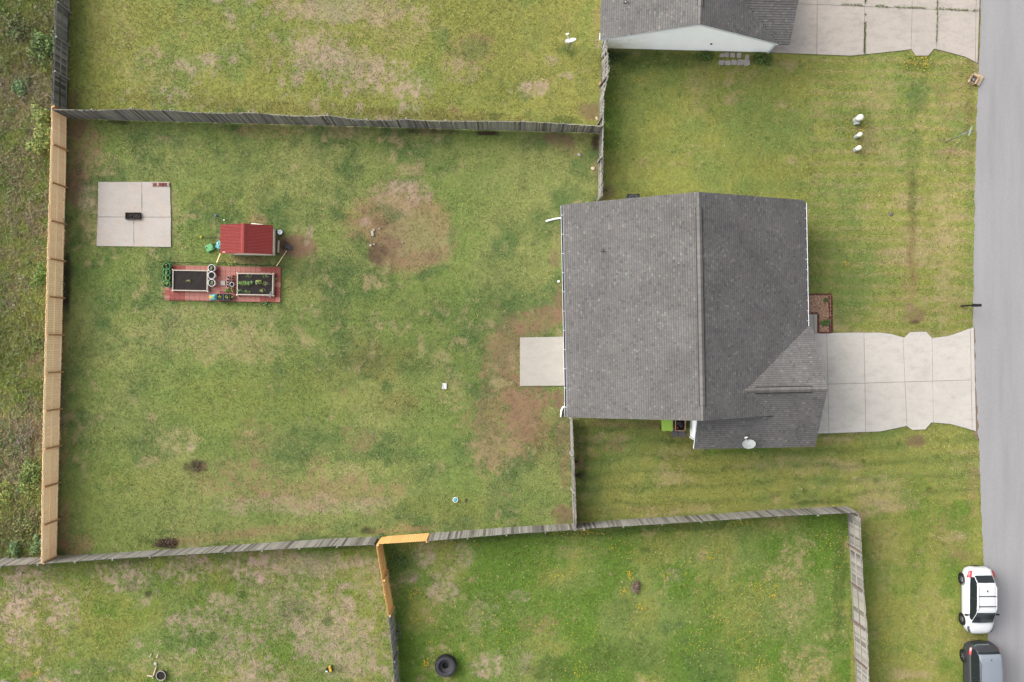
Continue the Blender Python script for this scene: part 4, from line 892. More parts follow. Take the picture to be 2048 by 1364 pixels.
def bush(label, px, py, r, h, cols, n=900, size=.06, name='bush', group=None, cat='bush', z0=0, ry=None, stems=7, mat='leafy'):
    x, y, _ = P(px, py, h*.55+z0); root = thing(name, label, cat, (x, y, z0), group=group)
    Vs, Cs = [], []
    rr = np.random.default_rng(int(px*7+py)); ry = ry or r
    nl_ = 13 if n > 200 else 4
    for i in range(nl_):
        a = rr.uniform(0, 6.28); q = rr.uniform(.05, .95)
        V_, C_ = leafcloud(n//nl_, math.cos(a)*r*q, math.sin(a)*ry*q, h*.18, r*rr.uniform(.22, .6), ry*rr.uniform(.22, .6), h*rr.uniform(.35, .9)*(1.05-.5*q), size, [G[c] for c in cols], .45, rr)
        Vs.append(V_); Cs.append(C_)
    link('foliage', fast_mesh('foliage', np.concatenate(Vs), 4, np.concatenate(Cs), M[mat]), root)
    m = MB()
    for i in range(stems):
        a = rr.uniform(0, 6.28); q = r*rr.uniform(.3, .8); m.tube([(0, 0, -.02), (math.cos(a)*q*.4, math.sin(a)*q*.4, h*.4), (math.cos(a)*q, math.sin(a)*q, h*.8)], [.018, .012, .005], 5)
    m.build('stem', M['twig'], root)
    return root
nq = 1500; fpx = rng.uniform(-40, 132, nq); fpy = rng.uniform(-30, 1112, nq); Vs, Cs = [], []
ok = region(fpx, fpy) == FIELD; nn = fbm(fpx/31, fpy/31, 2.0, 77)
for x_, y_, t_ in zip(fpx[ok], fpy[ok], nn[ok]):
    pal = (['dk', 'mid', 'br', 'pale'] if t_ < .45 else ['mid', 'yg', 'grey', 'pale'] if t_ < .56 else ['grey', 'br', 'grey', 'mid']); wx, wy, _ = P(x_, y_); r_ = rng.uniform(.12, .45)
    V_, C_ = leafcloud(int(26*r_/.2), wx, wy, .02, r_, r_*rng.uniform(.6, 1.3), rng.uniform(.12, .4), .05, [G[c] for c in pal], .2); Vs.append(V_); Cs.append(C_)
tag(link('field_scrub', fast_mesh('field_scrub', np.concatenate(Vs), 4, np.concatenate(Cs), M['leafy'])), 'low broadleaf scrub all over the wild field', 'scrub', kind='stuff')
bush('yellow-green leafy bush against the top of the tan fence', 76, 258, 1.0, 1.5, ['yg', 'yg', 'mid', 'fresh'], 1700, .085, ry=1.35)
bush('dark green bushy clump behind the upper grey fence', 82, 92, .95, 1.2, ['mid', 'dk', 'dk', 'fresh'], 1400, .075, ry=1.3)
bush('bright green feathery clump behind the middle of the tan fence', 78, 556, .55, .7, ['fresh', 'fresh', 'mid'], 1300, .06, ry=.95)
bush('olive bush behind the lower part of the tan fence', 60, 948, .95, 1.0, ['yg', 'mid', 'fresh', 'dk'], 1500, .07, ry=1.1)
bush('small blue-green bush at the corner behind the dark fence', 27, 1103, .45, .8, ['blue', 'mid', 'pale'], 900, .06)
bush('blue-green bush tucked behind the foot of the tan fence', 72, 1095, .42, 1.0, ['blue', 'mid', 'pale'], 900, .06, ry=.7)
bush('yellowish bush at the left edge of the field', 5, 990, .7, .7, ['yg', 'yg', 'fresh'], 900, .065)
bush('low olive weed clump behind the tan fence, under the feathery one', 76, 688, .5, .45, ['yg', 'mid', 'dk'], 600, .05)
bush('pale grey-green weed clump in the field, below the dark one', 40, 172, .7, .6, ['pale', 'mid', 'blue'], 800, .06)
bush('dark weed clump in the top left corner of the field', 30, 60, .9, .7, ['dk', 'mid', 'br'], 1000, .06)
bush('greyish weed thicket in the lower field', 55, 880, 1.1, .45, ['grey', 'br', 'mid', 'grey'], 1300, .055, ry=1.4)
bush('brown weed thicket at the bottom of the field', 60, 1045, 1.0, .7, ['br', 'dk', 'mid', 'yg'], 1300, .06)
bush('low leafy weeds beside the meter on the white gable wall', 1410, 112, .55, .3, ['dk', 'mid', 'fresh'], 500, .045, ry=.3, cat='weeds', name='weed_clump')
bush('dark green weeds at the right end of the old pavers', 1526, 118, .6, .35, ['dk', 'mid', 'fresh'], 600, .05, ry=.4, cat='weeds', name='weed_clump')
bush('dry brown heap of dead stalks in the yard with the tyre', 1273, 1175, .38, .3, ['br', 'grey', 'br'], 700, .05, cat='dead plant', name='dead_shrub')
bush('green weeds growing at the corner of the golden fence', 760, 1076, .3, .5, ['mid', 'dk', 'pale'], 350, .045, cat='weeds', name='weed_clump')
bush('leafy weeds along the right side of the lower golden fence', 800, 1120, .6, .3, ['dk', 'mid', 'fresh'], 700, .05, ry=1.0, cat='weeds', name='weed_clump')
bush('pale grey weeds along the lower grey fence', 795, 1262, .25, .4, ['pale', 'blue', 'grey'], 350, .045, ry=.6, cat='weeds', name='weed_clump')
bush('dark weeds by the wall where the grey fence meets the white house', 1228, 112, .8, .3, ['dk', 'dk', 'mid'], 700, .045, ry=.4, cat='weeds', name='weed_clump')
bush('dark heap of dead leaves against the lower fence at left', 331, 1087, .75, .22, ['dead', 'dead', 'br', 'br'], 800, .045, ry=.28, cat='leaf pile', name='leaf_pile', stems=3)
bush('dark pile of mulch on the lower left of the back lawn', 392, 934,   .6, .08, ['dead', 'br', 'br', 'mid'], 260, .04, ry=.3, cat='mulch pile', name='mulch_pile', stems=3)
# bare twiggy shrubs at the short fence
def twigs(label, px, py, L, ang, n=16, name='bare_shrub'):
    x, y, _ = P(px, py); rr = random.Random(int(px+py)); root = thing(name, label, 'shrub', (x, y, 0)); m = MB()
    for i in range(n):
        a = ang+rr.uniform(-.55, .55); l = L*rr.uniform(.5, 1.1); b = a+rr.uniform(-.5, .5); h = rr.uniform(.15, .5)
        p1 = (math.cos(a)*l*.5, math.sin(a)*l*.5, h*.7); p2 = (p1[0]+math.cos(b)*l*.5, p1[1]+math.sin(b)*l*.5, h)
        m.tube([(rr.uniform(-.05, .05), rr.uniform(-.05, .05), -.02), p1, p2], [.014, .009, .004], 5)
    return m.build('branch', M['twig'], root)
twigs('bare twiggy shrub leaning right from the short edge-on fence', 1150, 951, .8, 0.05)
twigs('bare brown shrub at the short fence, above the long leaning one', 1150, 924, .35, .3, 12)
twigs('bare dark twigs at the foot of the grey fence above the house', 1204, 380, .5, .1, 12)
# buttercups: small yellow heads, gathered in drifts
FS = [(1190, 150, 130, 20, 26), (1330, 140, 110, 40, 60), (1440, 155, 60, 16, 26), (1560, 190, 90, 40, 26), (1835, 122, 30, 14, 70), (1840, 135, 40, 18, 50), (1725, 255, 22, 10, 34), (1890, 258, 14, 8, 10), (1720, 290, 40, 20, 14), (1640, 180, 80, 60, 24), (1240, 230, 90, 90, 40),
      (830, 1185, 16, 20, 34), (830, 1235, 14, 14, 22), (853, 1325, 7, 8, 40), (870, 1290, 30, 30, 16), (1000, 1265, 40, 60, 40), (1150, 1065, 60, 16, 40), (1170, 1062, 12, 7, 26), (1260, 1148, 6, 10, 34), (1425, 1110, 14, 14, 34), (1280, 1212, 7, 7, 24), (1230, 1095, 60, 20, 44), (1160, 1340, 24, 14, 34), (1520, 1330, 14, 14, 26), (1515, 1170, 14, 12, 24), (1100, 1250, 26, 16, 20), (1115, 1150, 22, 14, 26), (1180, 1280, 50, 30, 22), (1245, 1182, 10, 8, 18), (1450, 1250, 60, 60, 44), (1550, 1180, 26, 20, 30), (1480, 1045, 30, 8, 30), (1330, 1150, 8, 8, 14), (1545, 1190, 6, 6, 16), (1660, 1090, 40, 60, 40), (1540, 1190, 70, 90, 50), (1600, 1320, 70, 40, 30), (1060, 1290, 60, 50, 30), (1410, 1295, 40, 16, 24), (900, 1085, 50, 10, 24), (1370, 1140, 100, 30, 34),
      (1770, 1280, 18, 22, 40), (1760, 1320, 20, 14, 20), (80, 1345, 14, 10, 22), (100, 1360, 8, 5, 12), (690, 1280, 30, 40, 12), (1400, 210, 100, 60, 40), (1900, 380, 20, 20, 6), (1690, 525, 8, 6, 12)]
pp = []
for (cx, cy, sx, sy, n) in FS:
    q = rng.normal(size=(n, 2))*.55; pp.append(np.stack([cx+q[:, 0]*sx, cy+q[:, 1]*sy], 1))
pp = np.concatenate(pp); k = ~np.any([inpoly(pp[:, 0], pp[:, 1], e) for e in EXCL], axis=0); pp = pp[k]
fx = (pp[:, 0]-1024)/F*H; fy = -(pp[:, 1]-682)/F*H; m = MB()
for x, y in zip(fx, fy):
    r = rng.uniform(.02, .036); z = rng.uniform(.06, .10); a0 = rng.uniform(0, 1)
    m.add([(x+r*math.cos(a0+i*1.2566), y+r*math.sin(a0+i*1.2566), z+.008) for i in range(5)]+[(x, y, z-.004)], [(0, 1, 5), (1, 2, 5), (2, 3, 5), (3, 4, 5), (4, 0, 5)])
tag(m.build('wildflowers', M['flower']), 'scattered small yellow flowers in the lawns', 'flowers', kind='stuff')

# grass growing in the joints of the older driveway
def joint_grass(label, a, b, n, w):
    t = rng.random(n); px = a[0]+(b[0]-a[0])*t; py = a[1]+(b[1]-a[1])*t; k = fbm(px/31, py/31, .8, 19) > .42; px, py = px[k], py[k]; n = len(px)
    X = (px-1024)/F*H+rng.normal(0, w, n); Y = -(py-682)/F*H+rng.normal(0, w, n); ang = rng.uniform(0, 6.28, n); h = rng.uniform(.03, .09, n); d = np.stack([np.cos(ang), np.sin(ang)], 1)*.02
    V = np.stack([np.stack([X-d[:, 1], Y+d[:, 0], np.full(n, .03)], 1), np.stack([X+d[:, 1], Y-d[:, 0], np.full(n, .03)], 1), np.stack([X+d[:, 0]*3, Y+d[:, 1]*3, .04+h], 1)], 1)
    c = np.array([COLS['dark'], COLS['lush'], COLS['olive']])[rng.integers(0, 3, n)]*rng.uniform(.8, 1.3, n)[:, None]
    tag(link('joint_grass', fast_mesh('joint_grass', V, 3, np.repeat(c[:, None, :], 3, 1), M['blade'])), label, 'grass', kind='stuff')
joint_grass('grass growing in the lengthwise joint of the upper driveway', (1680, 9.5), (1960, 22), 900, .04)
joint_grass('grass growing in the crosswise joint of the upper driveway', (1730.5, 0), (1728, 108), 700, .03)
joint_grass('grass growing in the joint at the sidewalk of the upper driveway', (1874, 0), (1872, 100), 300, .02)
# ------------------------------------------------------------------ coop with red metal roof
sx0, sx1, sy0, sy1, sze, szr = -18.27, -14.98, 5.45, 7.27, 1.5, 2.08
scx, scy = (sx0+sx1)/2, (sy0+sy1)/2
coop = thing('garden_shed', 'small shed with red ribbed metal roof and white trim', 'shed', (scx, scy, 0), -.012)
hwid = (sx1-sx0)/2; hdep = (sy1-sy0)/2; spx = (szr-sze)/hwid
prof = []; nrib = 20
for i in range(nrib+1):
    y = -hdep+2*hdep*i/nrib
    prof += [(y-.036, 0), (y-.018, .032), (y+.018, .032), (y+.036, 0)]
prof = [(min(max(y, -hdep), hdep), z) for y, z in prof]
for s in (-1, 1):
    m = MB(); n = len(prof)
    for x in (.02, hwid): m.v += [(s*x, y, szr-x*spx+z) for y, z in prof]
    m.v += [(v[0], v[1], v[2]-.03) for v in m.v]
    for i in range(n-1):
        a = (i, i+1, n+i+1, n+i); b = tuple(2*n+j for j in a)
        m.f += [a if s < 0 else a[::-1], b[::-1] if s < 0 else b]; m.m += [0, 0]
    e = [tuple((n+i, n+i+1, 3*n+i+1, 3*n+i)) for i in range(n-1)]; m.f += e; m.m += [0]*len(e)
    m.build('roof_panel', M['red_metal'], coop)
m = MB(); cap = [(-.17, szr-.17*spx+.028), (-.05, szr+.045), (.05, szr+.045), (.17, szr-.17*spx+.028)]
for y in (-hdep-.02, hdep+.02): m.v += [(x, y, z) for x, z in cap]+[(x, y, z-.02) for x, z in cap]
m.f += [(0, 1, 9, 8), (1, 2, 10, 9), (2, 3, 11, 10), (0, 8, 12, 4), (3, 7, 15, 11), (0, 4, 5, 1), (1, 5, 6, 2), (2, 6, 7, 3), (9, 13, 12, 8), (10, 14, 13, 9), (11, 15, 14, 10)]; m.m += [0]*11
m.build('ridge_cap', M['red_metal'], coop)
wx0, wx1, wy0, wy1 = -hwid+.3, hwid-.34, -hdep+.13, hdep-.1
m = MB().prism([(wx0, wy0), (wx1, wy0), (wx1, wy1), (wx0, wy1)], .1, sze+.03)
for y in (wy0, wy1): m.add([(wx0, y, sze), (wx1, y, sze), (0, y, szr-.06)], [(0, 1, 2)])
w_ = m.build('wall', M['tan'], coop)
for k in range(12): MB().box((wx1+.01, wy0+.07+k*(wy1-wy0-.14)/11, .78), (.02, .125, 1.35)).build('plank', M['tan'], w_)
for x, y in ((wx0, wy0), (wx1, wy0), (wx1, wy1), (wx0, wy1)): MB().box((x, y, .75), (.11, .11, 1.5)).build('corner_post', M['white_worn'], coop)
MB().beam((wx0-.1, wy0-.04, sze+.06), (0, wy0-.04, szr-.09), .03, .1).build('trim', M['white_worn'], coop)
MB().beam((wx1+.2, wy0-.04, sze-.02), (0, wy0-.04, szr-.09), .03, .1).build('trim', M['white_worn'], coop)
MB().box(((wx0+wx1)/2, wy0-.03, .12), (wx1-wx0, .05, .14)).build('trim', M['white_worn'], coop)
MB().box((wx1+.03, 0, .1), (.06, wy1-wy0, .12)).build('trim', M['white_worn'], coop)
thick('white_board', 'white board lying behind the red roofed shed', 'board', [P(503, 447.5, .1), P(526, 450.5, .1)], .10, .04, M['white_worn'])
EXCL2 = []
# ------------------------------------------------------------------ paved garden with raised beds
garden = MB().prism(PX([(331.5, 530), (560, 534), (557.5, 602.5), (331.5, 600.5)]), -.1, .012).build('paved_garden', M['joint'])
tag(garden, 'red paver terrace under the two raised beds', 'terrace', kind='structure')
g0 = Vector(P(331.5, 530)[:2]); ga = math.atan2(-(534-530), 228.5); PS = .3245
pmesh = {}
for kd in ('red_paver', 'wet_paver'):
    mm = MB().box((0, 0, 0), (PS-.012, PS-.012, .05)); me = bpy.data.meshes.new('paver'); me.from_pydata(mm.v, [], mm.f); me.update(); me.materials.append(M[kd]); pmesh[kd] = me
beds = [(344, 538.5, 417, 583.5), (473, 545.5, 547.5, 592)]
rr = random.Random(3)
for i in range(23):
    for j in range(7):
        u, v = (i+.5)*PS-.02, -(j+.5)*PS-.01
        x = g0.x+u*math.cos(ga)-v*math.sin(ga); y = g0.y+u*math.sin(ga)+v*math.cos(ga); qx = x/H*F+1024; qy = 682-y/H*F
        if any(b[0]+9 < qx < b[2]-4 and b[1]+9 < qy < b[3]-4 for b in beds): continue
        wet = (qx < 372 and (qy < 541 or qy > 583) and not (qx < 342 and qy > 590)) or (qx > 521 and qy < 541) or (qx > 545 and not 563 < qy < 575 and not (qx > 548 and qy > 592)) or (520 < qx < 548 and qy > 591) or (426 < qx < 442 and 530 < qy < 556) or (470 > qx > 425 and qy > 582 and rr.random() < .6) or (418 < qx < 440 and 580 > qy > 560 and rr.random() < .3)
        o = bpy.data.objects.new('paver', pmesh['wet_paver' if wet else 'red_paver']); C.objects.link(o); o.parent = garden
        o.location = (x, y, .021+rr.uniform(-.004, .005)); o.rotation_euler = (rr.uniform(-.006, .006), rr.uniform(-.006, .006), ga+rr.uniform(-.01, .01))
tag(MB().box((0, 0, .03), (.30, .30, .05)).build('stepping_stone', M['paver_old'], bevel=.01, loc=(*P(446.7, 566.3)[:2], .045)), 'square pale grey paver on the red terrace', 'paver')

def bed(label, x0, y0, x1, y1, z=.30):
    a = P(x0, y0, z); b = P(x1, y1, z); cx, cy = (a[0]+b[0])/2, (a[1]+b[1])/2; w, d = b[0]-a[0], a[1]-b[1]
    t = thing('raised_bed', label, 'raised bed', (cx, cy, .045), ga); z -= .045
    for s in (-1, 1):
        for k in (0, 1):
            MB().box((0, s*(d/2-.02), z*.25+k*z*.5+.0), (w-.08, .04, z*.5-.006)).build('board', M['wood_pale'], t, bevel=.004)
            MB().box((s*(w/2-.02), 0, z*.25+k*z*.5), (.04, d, z*.5-.006)).build('board', M['wood_pale'], t, bevel=.004)
        MB().box((0, s*(d/2-.03), z+.012), (w-.1, .066, .022)).build('cap_rail', M['cap_wood'], t, bevel=.004)
        MB().box((s*(w/2-.03), 0, z+.010), (.066, d-.14, .022)).build('cap_rail', M['cap_wood'], t, bevel=.004)
        for q in (-1, 1): MB().box((s*(w/2+.0), q*(d/2+.0), z*.52), (.09, .09, z*1.12)).build('corner_post', M['wood_pale'], t, bevel=.006)
    n = 26; xs = np.linspace(-w/2+.05, w/2-.05, n); ys = np.linspace(-d/2+.05, d/2-.05, 18); m = MB()
    for y in ys:
        for x in xs: m.v.append((x, y, z-.055+.05*float(fbm(np.array(x+cx), np.array(y+cy), .25, 5, 3))))
    m.f = [(j*n+i, j*n+i+1, (j+1)*n+i+1, (j+1)*n+i) for j in range(17) for i in range(n-1)]; m.m = [0]*len(m.f)
    m.build('soil', M['brown_soil'], t, smooth=True); return t
bed('raised bed of pale boards with nearly bare dark soil', 345, 540, 415.5, 582)
bed('raised bed of pale boards planted with green seedlings', 474, 546.5, 546.5, 590.5)
def seedling(label, px, py, r, h, n, cols, size, z0=.27, group='garden plants', name='seedling', cat='plant'):
    x, y, _ = P(px, py, z0); rr_ = np.random.default_rng(int(px*13+py)); root = thing(name, label, cat, (x, y, z0), group=group)
    V_, C_ = leafcloud(n, 0, 0, .02, r*1.2, r*.6, h, size*1.5, [G[c] for c in cols], .1, rr_, .7, .2)
    link('leaf', fast_mesh('leaf', V_, 4, C_, M['leafy']), root)
    m = MB().tube([(0, 0, -.03), (.01, 0, h*.6)], .006, 5); m.build('stem', M['wire'], root)
for lab, a in {'small yellow-green seedling in the middle of the bare bed': (377.5, 562.5, .13, .12, 16, ['yg', 'pale'], .05),
          'leafy row plant at left of the planted bed': (484, 566.5, .20, .18, 44, ['pale', 'fresh', 'mid'], .07),
          'leafy row plant beside the leftmost one in the planted bed': (492, 567, .22, .18, 44, ['pale', 'fresh', 'mid'], .07),
          'pale leafy plant right of the two row plants in the planted bed': (500, 566, .20, .15, 30, ['pale', 'blue'], .07),
          'tall feathery plant in the middle of the planted bed': (518, 564.5, .22, .3, 48, ['yg', 'pale', 'yg'], .07),
          'thin trailing plant at the right of the planted bed': (532, 567.5, .22, .12, 22, ['grey', 'pale'], .06),
          'green seedling at the upper right corner of the planted bed': (533, 551.5, .20, .12, 26, ['mid', 'pale'], .05),
          'faint seedling row at the upper edge of the planted bed': (496, 551.5, .24, .10, 22, ['mid', 'pale'], .04),
          'bluish seedling at the lower left corner of the planted bed': (480, 581, .14, .14, 24, ['blue', 'mid'], .06),
          'small green seedling at the lower middle of the planted bed': (493, 583, .13, .1, 18, ['pale', 'mid'], .05),
          'second small seedling at the lower middle of the planted bed, further right': (500, 583, .12, .1, 16, ['pale', 'mid'], .05),
          'yellow-leaved plant near the lower right of the planted bed': (526, 581, .2, .16, 30, ['yg', 'yg', 'mid'], .05)}.items(): seedling(lab, *a)
seedling('green weed growing outside the right end of the planted bed', 549.5, 559, .17, .18, 40, ['mid', 'yg', 'fresh'], .05, .05)
seedling('grassy weed by the fence wire north of the terrace', 463, 527, .30, .15, 60, ['yg', 'fresh', 'yg'], .06, .02)
seedling('leafy weed just below the lower right of the terrace', 533, 606, .26, .12, 50, ['mid', 'pale', 'blue'], .06, .0)
# tilted ladder-like tray on the bed corner
x, y, _ = P(541.5, 588.5, .36)
lt = thing('plant_tray', 'small tilted silver rack on the corner of the planted bed', 'rack', (x, y, .335), math.radians(55))
for s in (-1, 1): MB().box((0, s*.075, .012), (.42, .025, .022)).build('side_bar', M['galv'], lt)
for k in range(4): MB().box((-.15+k*.1, 0, .012), (.02, .13, .012)).build('rung', M['galv'], lt)
# big pots
def pot(name, label, px, py, r, h, mat, rim, soil=True, taper=.82, z0=.047, group=None, cols=None, n=16, sq=False, cat='pot'):
    x, y, _ = P(px, py, z0+h); t = thing(name, label, cat, (x, y, z0), group=group)
    if sq:
        m = MB(); w = r
        for (dx, dy, sx_, sy_) in ((0, w-.01, 2*w, .02), (0, -w+.01, 2*w, .02), (w-.01, 0, .02, 2*w-.04), (-w+.01, 0, .02, 2*w-.04)): m.box((dx, dy, h/2), (sx_, sy_, h))
        m.build('body', mat, t); MB().box((0, 0, h*.44), (2*w-.045, 2*w-.045, h*.86)).build('soil', M['brown_soil'], t)
        MB().add([(-w-.012, -w-.012, h), (w+.012, -w-.012, h), (w+.012, w+.012, h), (-w-.012, w+.012, h), (-w+.012, -w+.012, h+.006), (w-.012, -w+.012, h+.006), (w-.012, w-.012, h+.006), (-w+.012, w-.012, h+.006)], [(0, 1, 5, 4), (1, 2, 6, 5), (2, 3, 7, 6), (3, 0, 4, 7)]).build('rim', rim, t)
    else:
        MB().lathe([(r*taper, 0), (r*.97, h), (r*.94, h), (r*.93, h-.06), (r*.92, h-.07)], n, cap1=False).build('body', mat, t, smooth=False)
        MB().lathe([(r*.965, h-.03), (r*1.03, h-.028), (r*1.03, h+.006), (r*.93, h+.008), (r*.92, h-.03)], n+6, cap0=False, cap1=False).build('rim', rim, t, smooth=False)
        MB().lathe([(r*.93, h-.07), (r*.5, h-.055), (.01, h-.05)], n, cap0=False).build('soil', M['brown_soil'], t)
    if cols:
        rr_ = np.random.default_rng(int(px*3+py)); V_, C_ = leafcloud(26, 0, 0, h-.04, r*.55, r*.55, .14, r*.30, [G[c] for c in cols], .15, rr_, .7)
        link('leaf', fast_mesh('leaf', V_, 4, C_, M['leafy']), t)
    return t
lab4 = ['top', 'second', 'third', 'bottom']
for i, (yy, cc) in enumerate(((532.5, ['mid', 'dk']), (544, ['pale', 'blue']), (555.5, ['mid', 'fresh']), (567.5, ['yg', 'fresh']))):
    pot('grow_bag', '%s of the four green fabric grow bags beside the bare bed' % lab4[i], 332.5+(i % 2)*.6, yy, .225, .36, M['bag_green'], M['bag_green'], taper=.95, cols=cc, group='green grow bags', cat='planter')
for i, yy in enumerate((536, 550.5, 565.5)):
    pot('bucket', '%s of the three white-rimmed buckets between the raised beds' % ['upper', 'middle', 'lower'][i], 423, yy, .225, .36, M['white_worn'], M['white'], taper=.85, group='white buckets', cols=['grey', 'pale'] if i != 1 else None, cat='bucket')
smalls = [(456.3, 554.8, .085, 'maroon'), (455.8, 561.2, .085, 'maroon'), (456, 567, .08, 'maroon'), (455.8, 572.2, .085, 'maroon'), (466.5, 552.2, .07, 'terracotta'), (465.8, 557, .075, 'terracotta'), (466, 562.2, .085, 'terracotta')]
nm = ['top maroon nursery pot in the column of four', 'second maroon nursery pot in the column of four', 'third maroon nursery pot in the column of four', 'lowest maroon nursery pot in the column of four', 'topmost small clay pot next to the planted bed', 'small clay pot below the topmost one beside the planted bed', 'small clay pot just above the white-rimmed round pot']
for i, (a, b, r, k) in enumerate(smalls): pot('flower_pot', nm[i], a, b, r, .13, M[k], M['white_worn'] if k == 'maroon' else M['terracotta'], n=12, group='small flower pots')
pot('flower_pot', 'round pot with white rim amid the small pots', 463.8, 568.8, .14, .2, M['terracotta'], M['white'], n=16)
pot('flower_pot', 'clay pot with orange leaves under the white-rimmed pot', 464.2, 576, .13, .18, M['terracotta'], M['terracotta'], cols=['yg', 'br'], group='small flower pots')
pot('flower_pot', 'clay pot with pale leaves above the yellow-green one', 464.2, 582.5, .135, .18, M['terracotta'], M['terracotta'], cols=['pale', 'yg'], group='small flower pots')
pot('flower_pot', 'round pot of yellow-green leaves beside the black square pots', 464.8, 594, .14, .18, M['terracotta'], M['terracotta'], cols=['yg', 'yg', 'pale'], group='small flower pots')
pot('square_pot', 'left black square pot on the lower edge of the terrace', 440, 594, .20, .28, M['black'], M['slate'], sq=True, cols=['yg', 'mid'], group='black square pots')
pot('square_pot', 'right black square pot on the lower edge of the terrace', 453.5, 594, .20, .28, M['black'], M['slate'], sq=True, cols=['yg', 'mid'], group='black square pots')
bush('tray of bright green lettuce above the right black square pot', 453.3, 581.5, .19, .16, ['fresh', 'fresh', 'mid'], 320, .045, name='lettuce_tray', cat='plant', z0=.047, ry=.18, stems=4)
x, y, _ = P(425.5, 594.5, .12); m = MB(); n = 12
for j in range(9):
    for i in range(n):
        u, v = i/(n-1)-.5, j/8-.5; e = (1-(2*abs(u))**4)*(1-(2*abs(v))**4); m.v.append((u*.46, v*.40, .02+.13*e**.6+.015*math.sin(u*23+v*17)))
m.f = [(j*n+i, j*n+i+1, (j+1)*n+i+1, (j+1)*n+i) for j in range(8) for i in range(n-1)]; m.m = [0]*len(m.f)
sb = thing('soil_bag', 'aqua and yellow plastic bag of soil beside the black pots', 'bag', (x, y, .03), .05)
m.build('bag', M['aqua_bag'], sb, smooth=True)
MB().lathe([(.01, .165), (.10, .160), (.10, .15)], 14, (-.12, .02, 0), cap1=False).build('yellow_print', M['yellow'], sb)
MB().lathe([(.01, .168), (.07, .160), (.07, .15)], 14, (.04, .0, 0), cap1=False).build('teal_print', M['green_plastic'], sb)
# low wire fence round the terrace
def wire_fence(label, pts, h=.42):
    c = Vector(P(*pts[0])); t = thing('wire_fence', label, 'fence', (c.x, c.y, 0)); w = [Vector(P(*q))-c for q in pts]
    for p in w: MB().tube([(p.x, p.y, -.05), (p.x, p.y, h+.06)], .011, 6).build('post', M['wire'], t)
    for z in (.04, .13, .22, .31, .40):
        MB().tube([(p.x, p.y, z) for p in w], .004, 4).build('wire', M['wire'], t)
    m = MB()
    for i in range(len(w)-1):
        d = w[i+1]-w[i]; k = int(d.length/.09)
        for j in range(k): q = w[i]+d*(j/k); m.tube([(q.x, q.y, .02), (q.x, q.y, h)], .003, 3, cap=False)
    o = m.build('mesh', M['wire'], t); o['kind'] = 'stuff'
wire_fence('low dark wire fence above the upper edge of the red terrace', [(319, 524), (345, 525.5), (380, 526), (415, 527), (452, 526), (480, 529), (520, 531), (560, 532)])
wire_fence('low dark wire fence below the lower edge of the red terrace', [(317, 596), (340, 598), (380, 600), (420, 602), (470, 604), (515, 605), (558, 605)])

# ------------------------------------------------------------------ things around the coop and fire pad
tr = thing('fire_tray', 'black rectangular fire tray with ash on the concrete pad', 'fire pit', (*P(268, 432.5)[:2], .042))
m = MB()
for (c, d) in (((0, .2, .07), (.96, .03, .14)), ((0, -.2, .07), (.96, .03, .14)), ((.465, 0, .07), (.03, .37, .14)), ((-.465, 0, .07), (.03, .37, .14))): m.box(c, d)
m.build('rim', M['steel_dark'], tr); m = MB(); n = 14
for j in range(8):
    for i in range(n): m.v.append((-.45+i*.9/13, -.185+j*.37/7, .035+.06*random.Random(i*9+j).random()))
m.f = [(j*n+i, j*n+i+1, (j+1)*n+i+1, (j+1)*n+i) for j in range(7) for i in range(n-1)]; m.m = [0]*len(m.f); m.build('ash', M['ash'], tr)
rr = random.Random(8)
for k in range(5):
    a = rr.uniform(-.5, .5); cx, cy = rr.uniform(-.25, .25), rr.uniform(-.08, .08)
    MB().tube([(cx-.14*math.cos(a), cy-.14*math.sin(a), .10), (cx+.14*math.cos(a), cy+.14*math.sin(a), .105)], .025, 7).build('charred_log', M['steel_dark'] if k % 2 else M['ash'], tr)
bx = [(304.5, 369, 'brick_pale', .35), (308.5, 368.8, 'brick', -.35), (312, 369, 'brick', .05), (315.5, 368.8, 'brick_pale', .1), (319, 369, 'brick', .2), (322.7, 369, 'brick', 0), (326.2, 369, 'edge_brick', 0), (329.8, 368.8, 'brick', .05), (333, 369, 'edge_brick', 0), (336, 369, 'brick_pale', 0)]
on = ['first', 'second', 'third', 'fourth', 'fifth', 'sixth', 'seventh', 'eighth', 'ninth', 'tenth']
for i, (a, b, k, rz) in enumerate(bx):
    x, y, _ = P(a, b, .1); tag(MB().box((0, 0, .033), (.095, .20, .066)).build('brick', M[k], loc=(x, y, .041), bevel=.004), '%s brick from the left in the row on the concrete pad' % on[i], 'brick', 'bricks on the pad').rotation_euler[2] = rz
# lantern stake, pole, stakes
def stake(name, label, base, z, head, mat='wire'):
    x, y, _ = P(*base); t = thing(name, label, 'stake', (x, y, 0)); MB().tube([(0, 0, -.05), (0, 0, z)], .014, 6).build('pole', M[mat], t)
    head(t, z); return t
stake('garden_lantern', 'dark garden lantern on a thin pole above the shed', (446, 436.5), 1.05, lambda t, z: (MB().lathe([(.03, z-.05), (.09, z), (.12, z+.12), (.02, z+.2)], 8).build('lantern', M['slate'], t), MB().box((.1, -.12, .06), (.08, .06, .1)).build('clip', M['white_worn'], t)))
thick('garden_pole', 'thin dark pole lying in the grass left of the shed', 'pole', [P(405, 474.5, .06), P(440, 475, .06)], .03, .03, M['wire'])
tag(MB().lathe([(.0, 0), (.07, .02), (.075, .08), (.03, .12)], 10).build('ball', M['yellow'], loc=P(403, 474.3, .02)), 'small yellow knob at the tip of the dark pole', 'ball')
thick('wooden_stake', 'short pale stake left of the shed, leaning on the wire fence', 'stake', [P(433.5, 525, .4), P(440.5, 507, .05)], .035, .035, M['wood_new'])
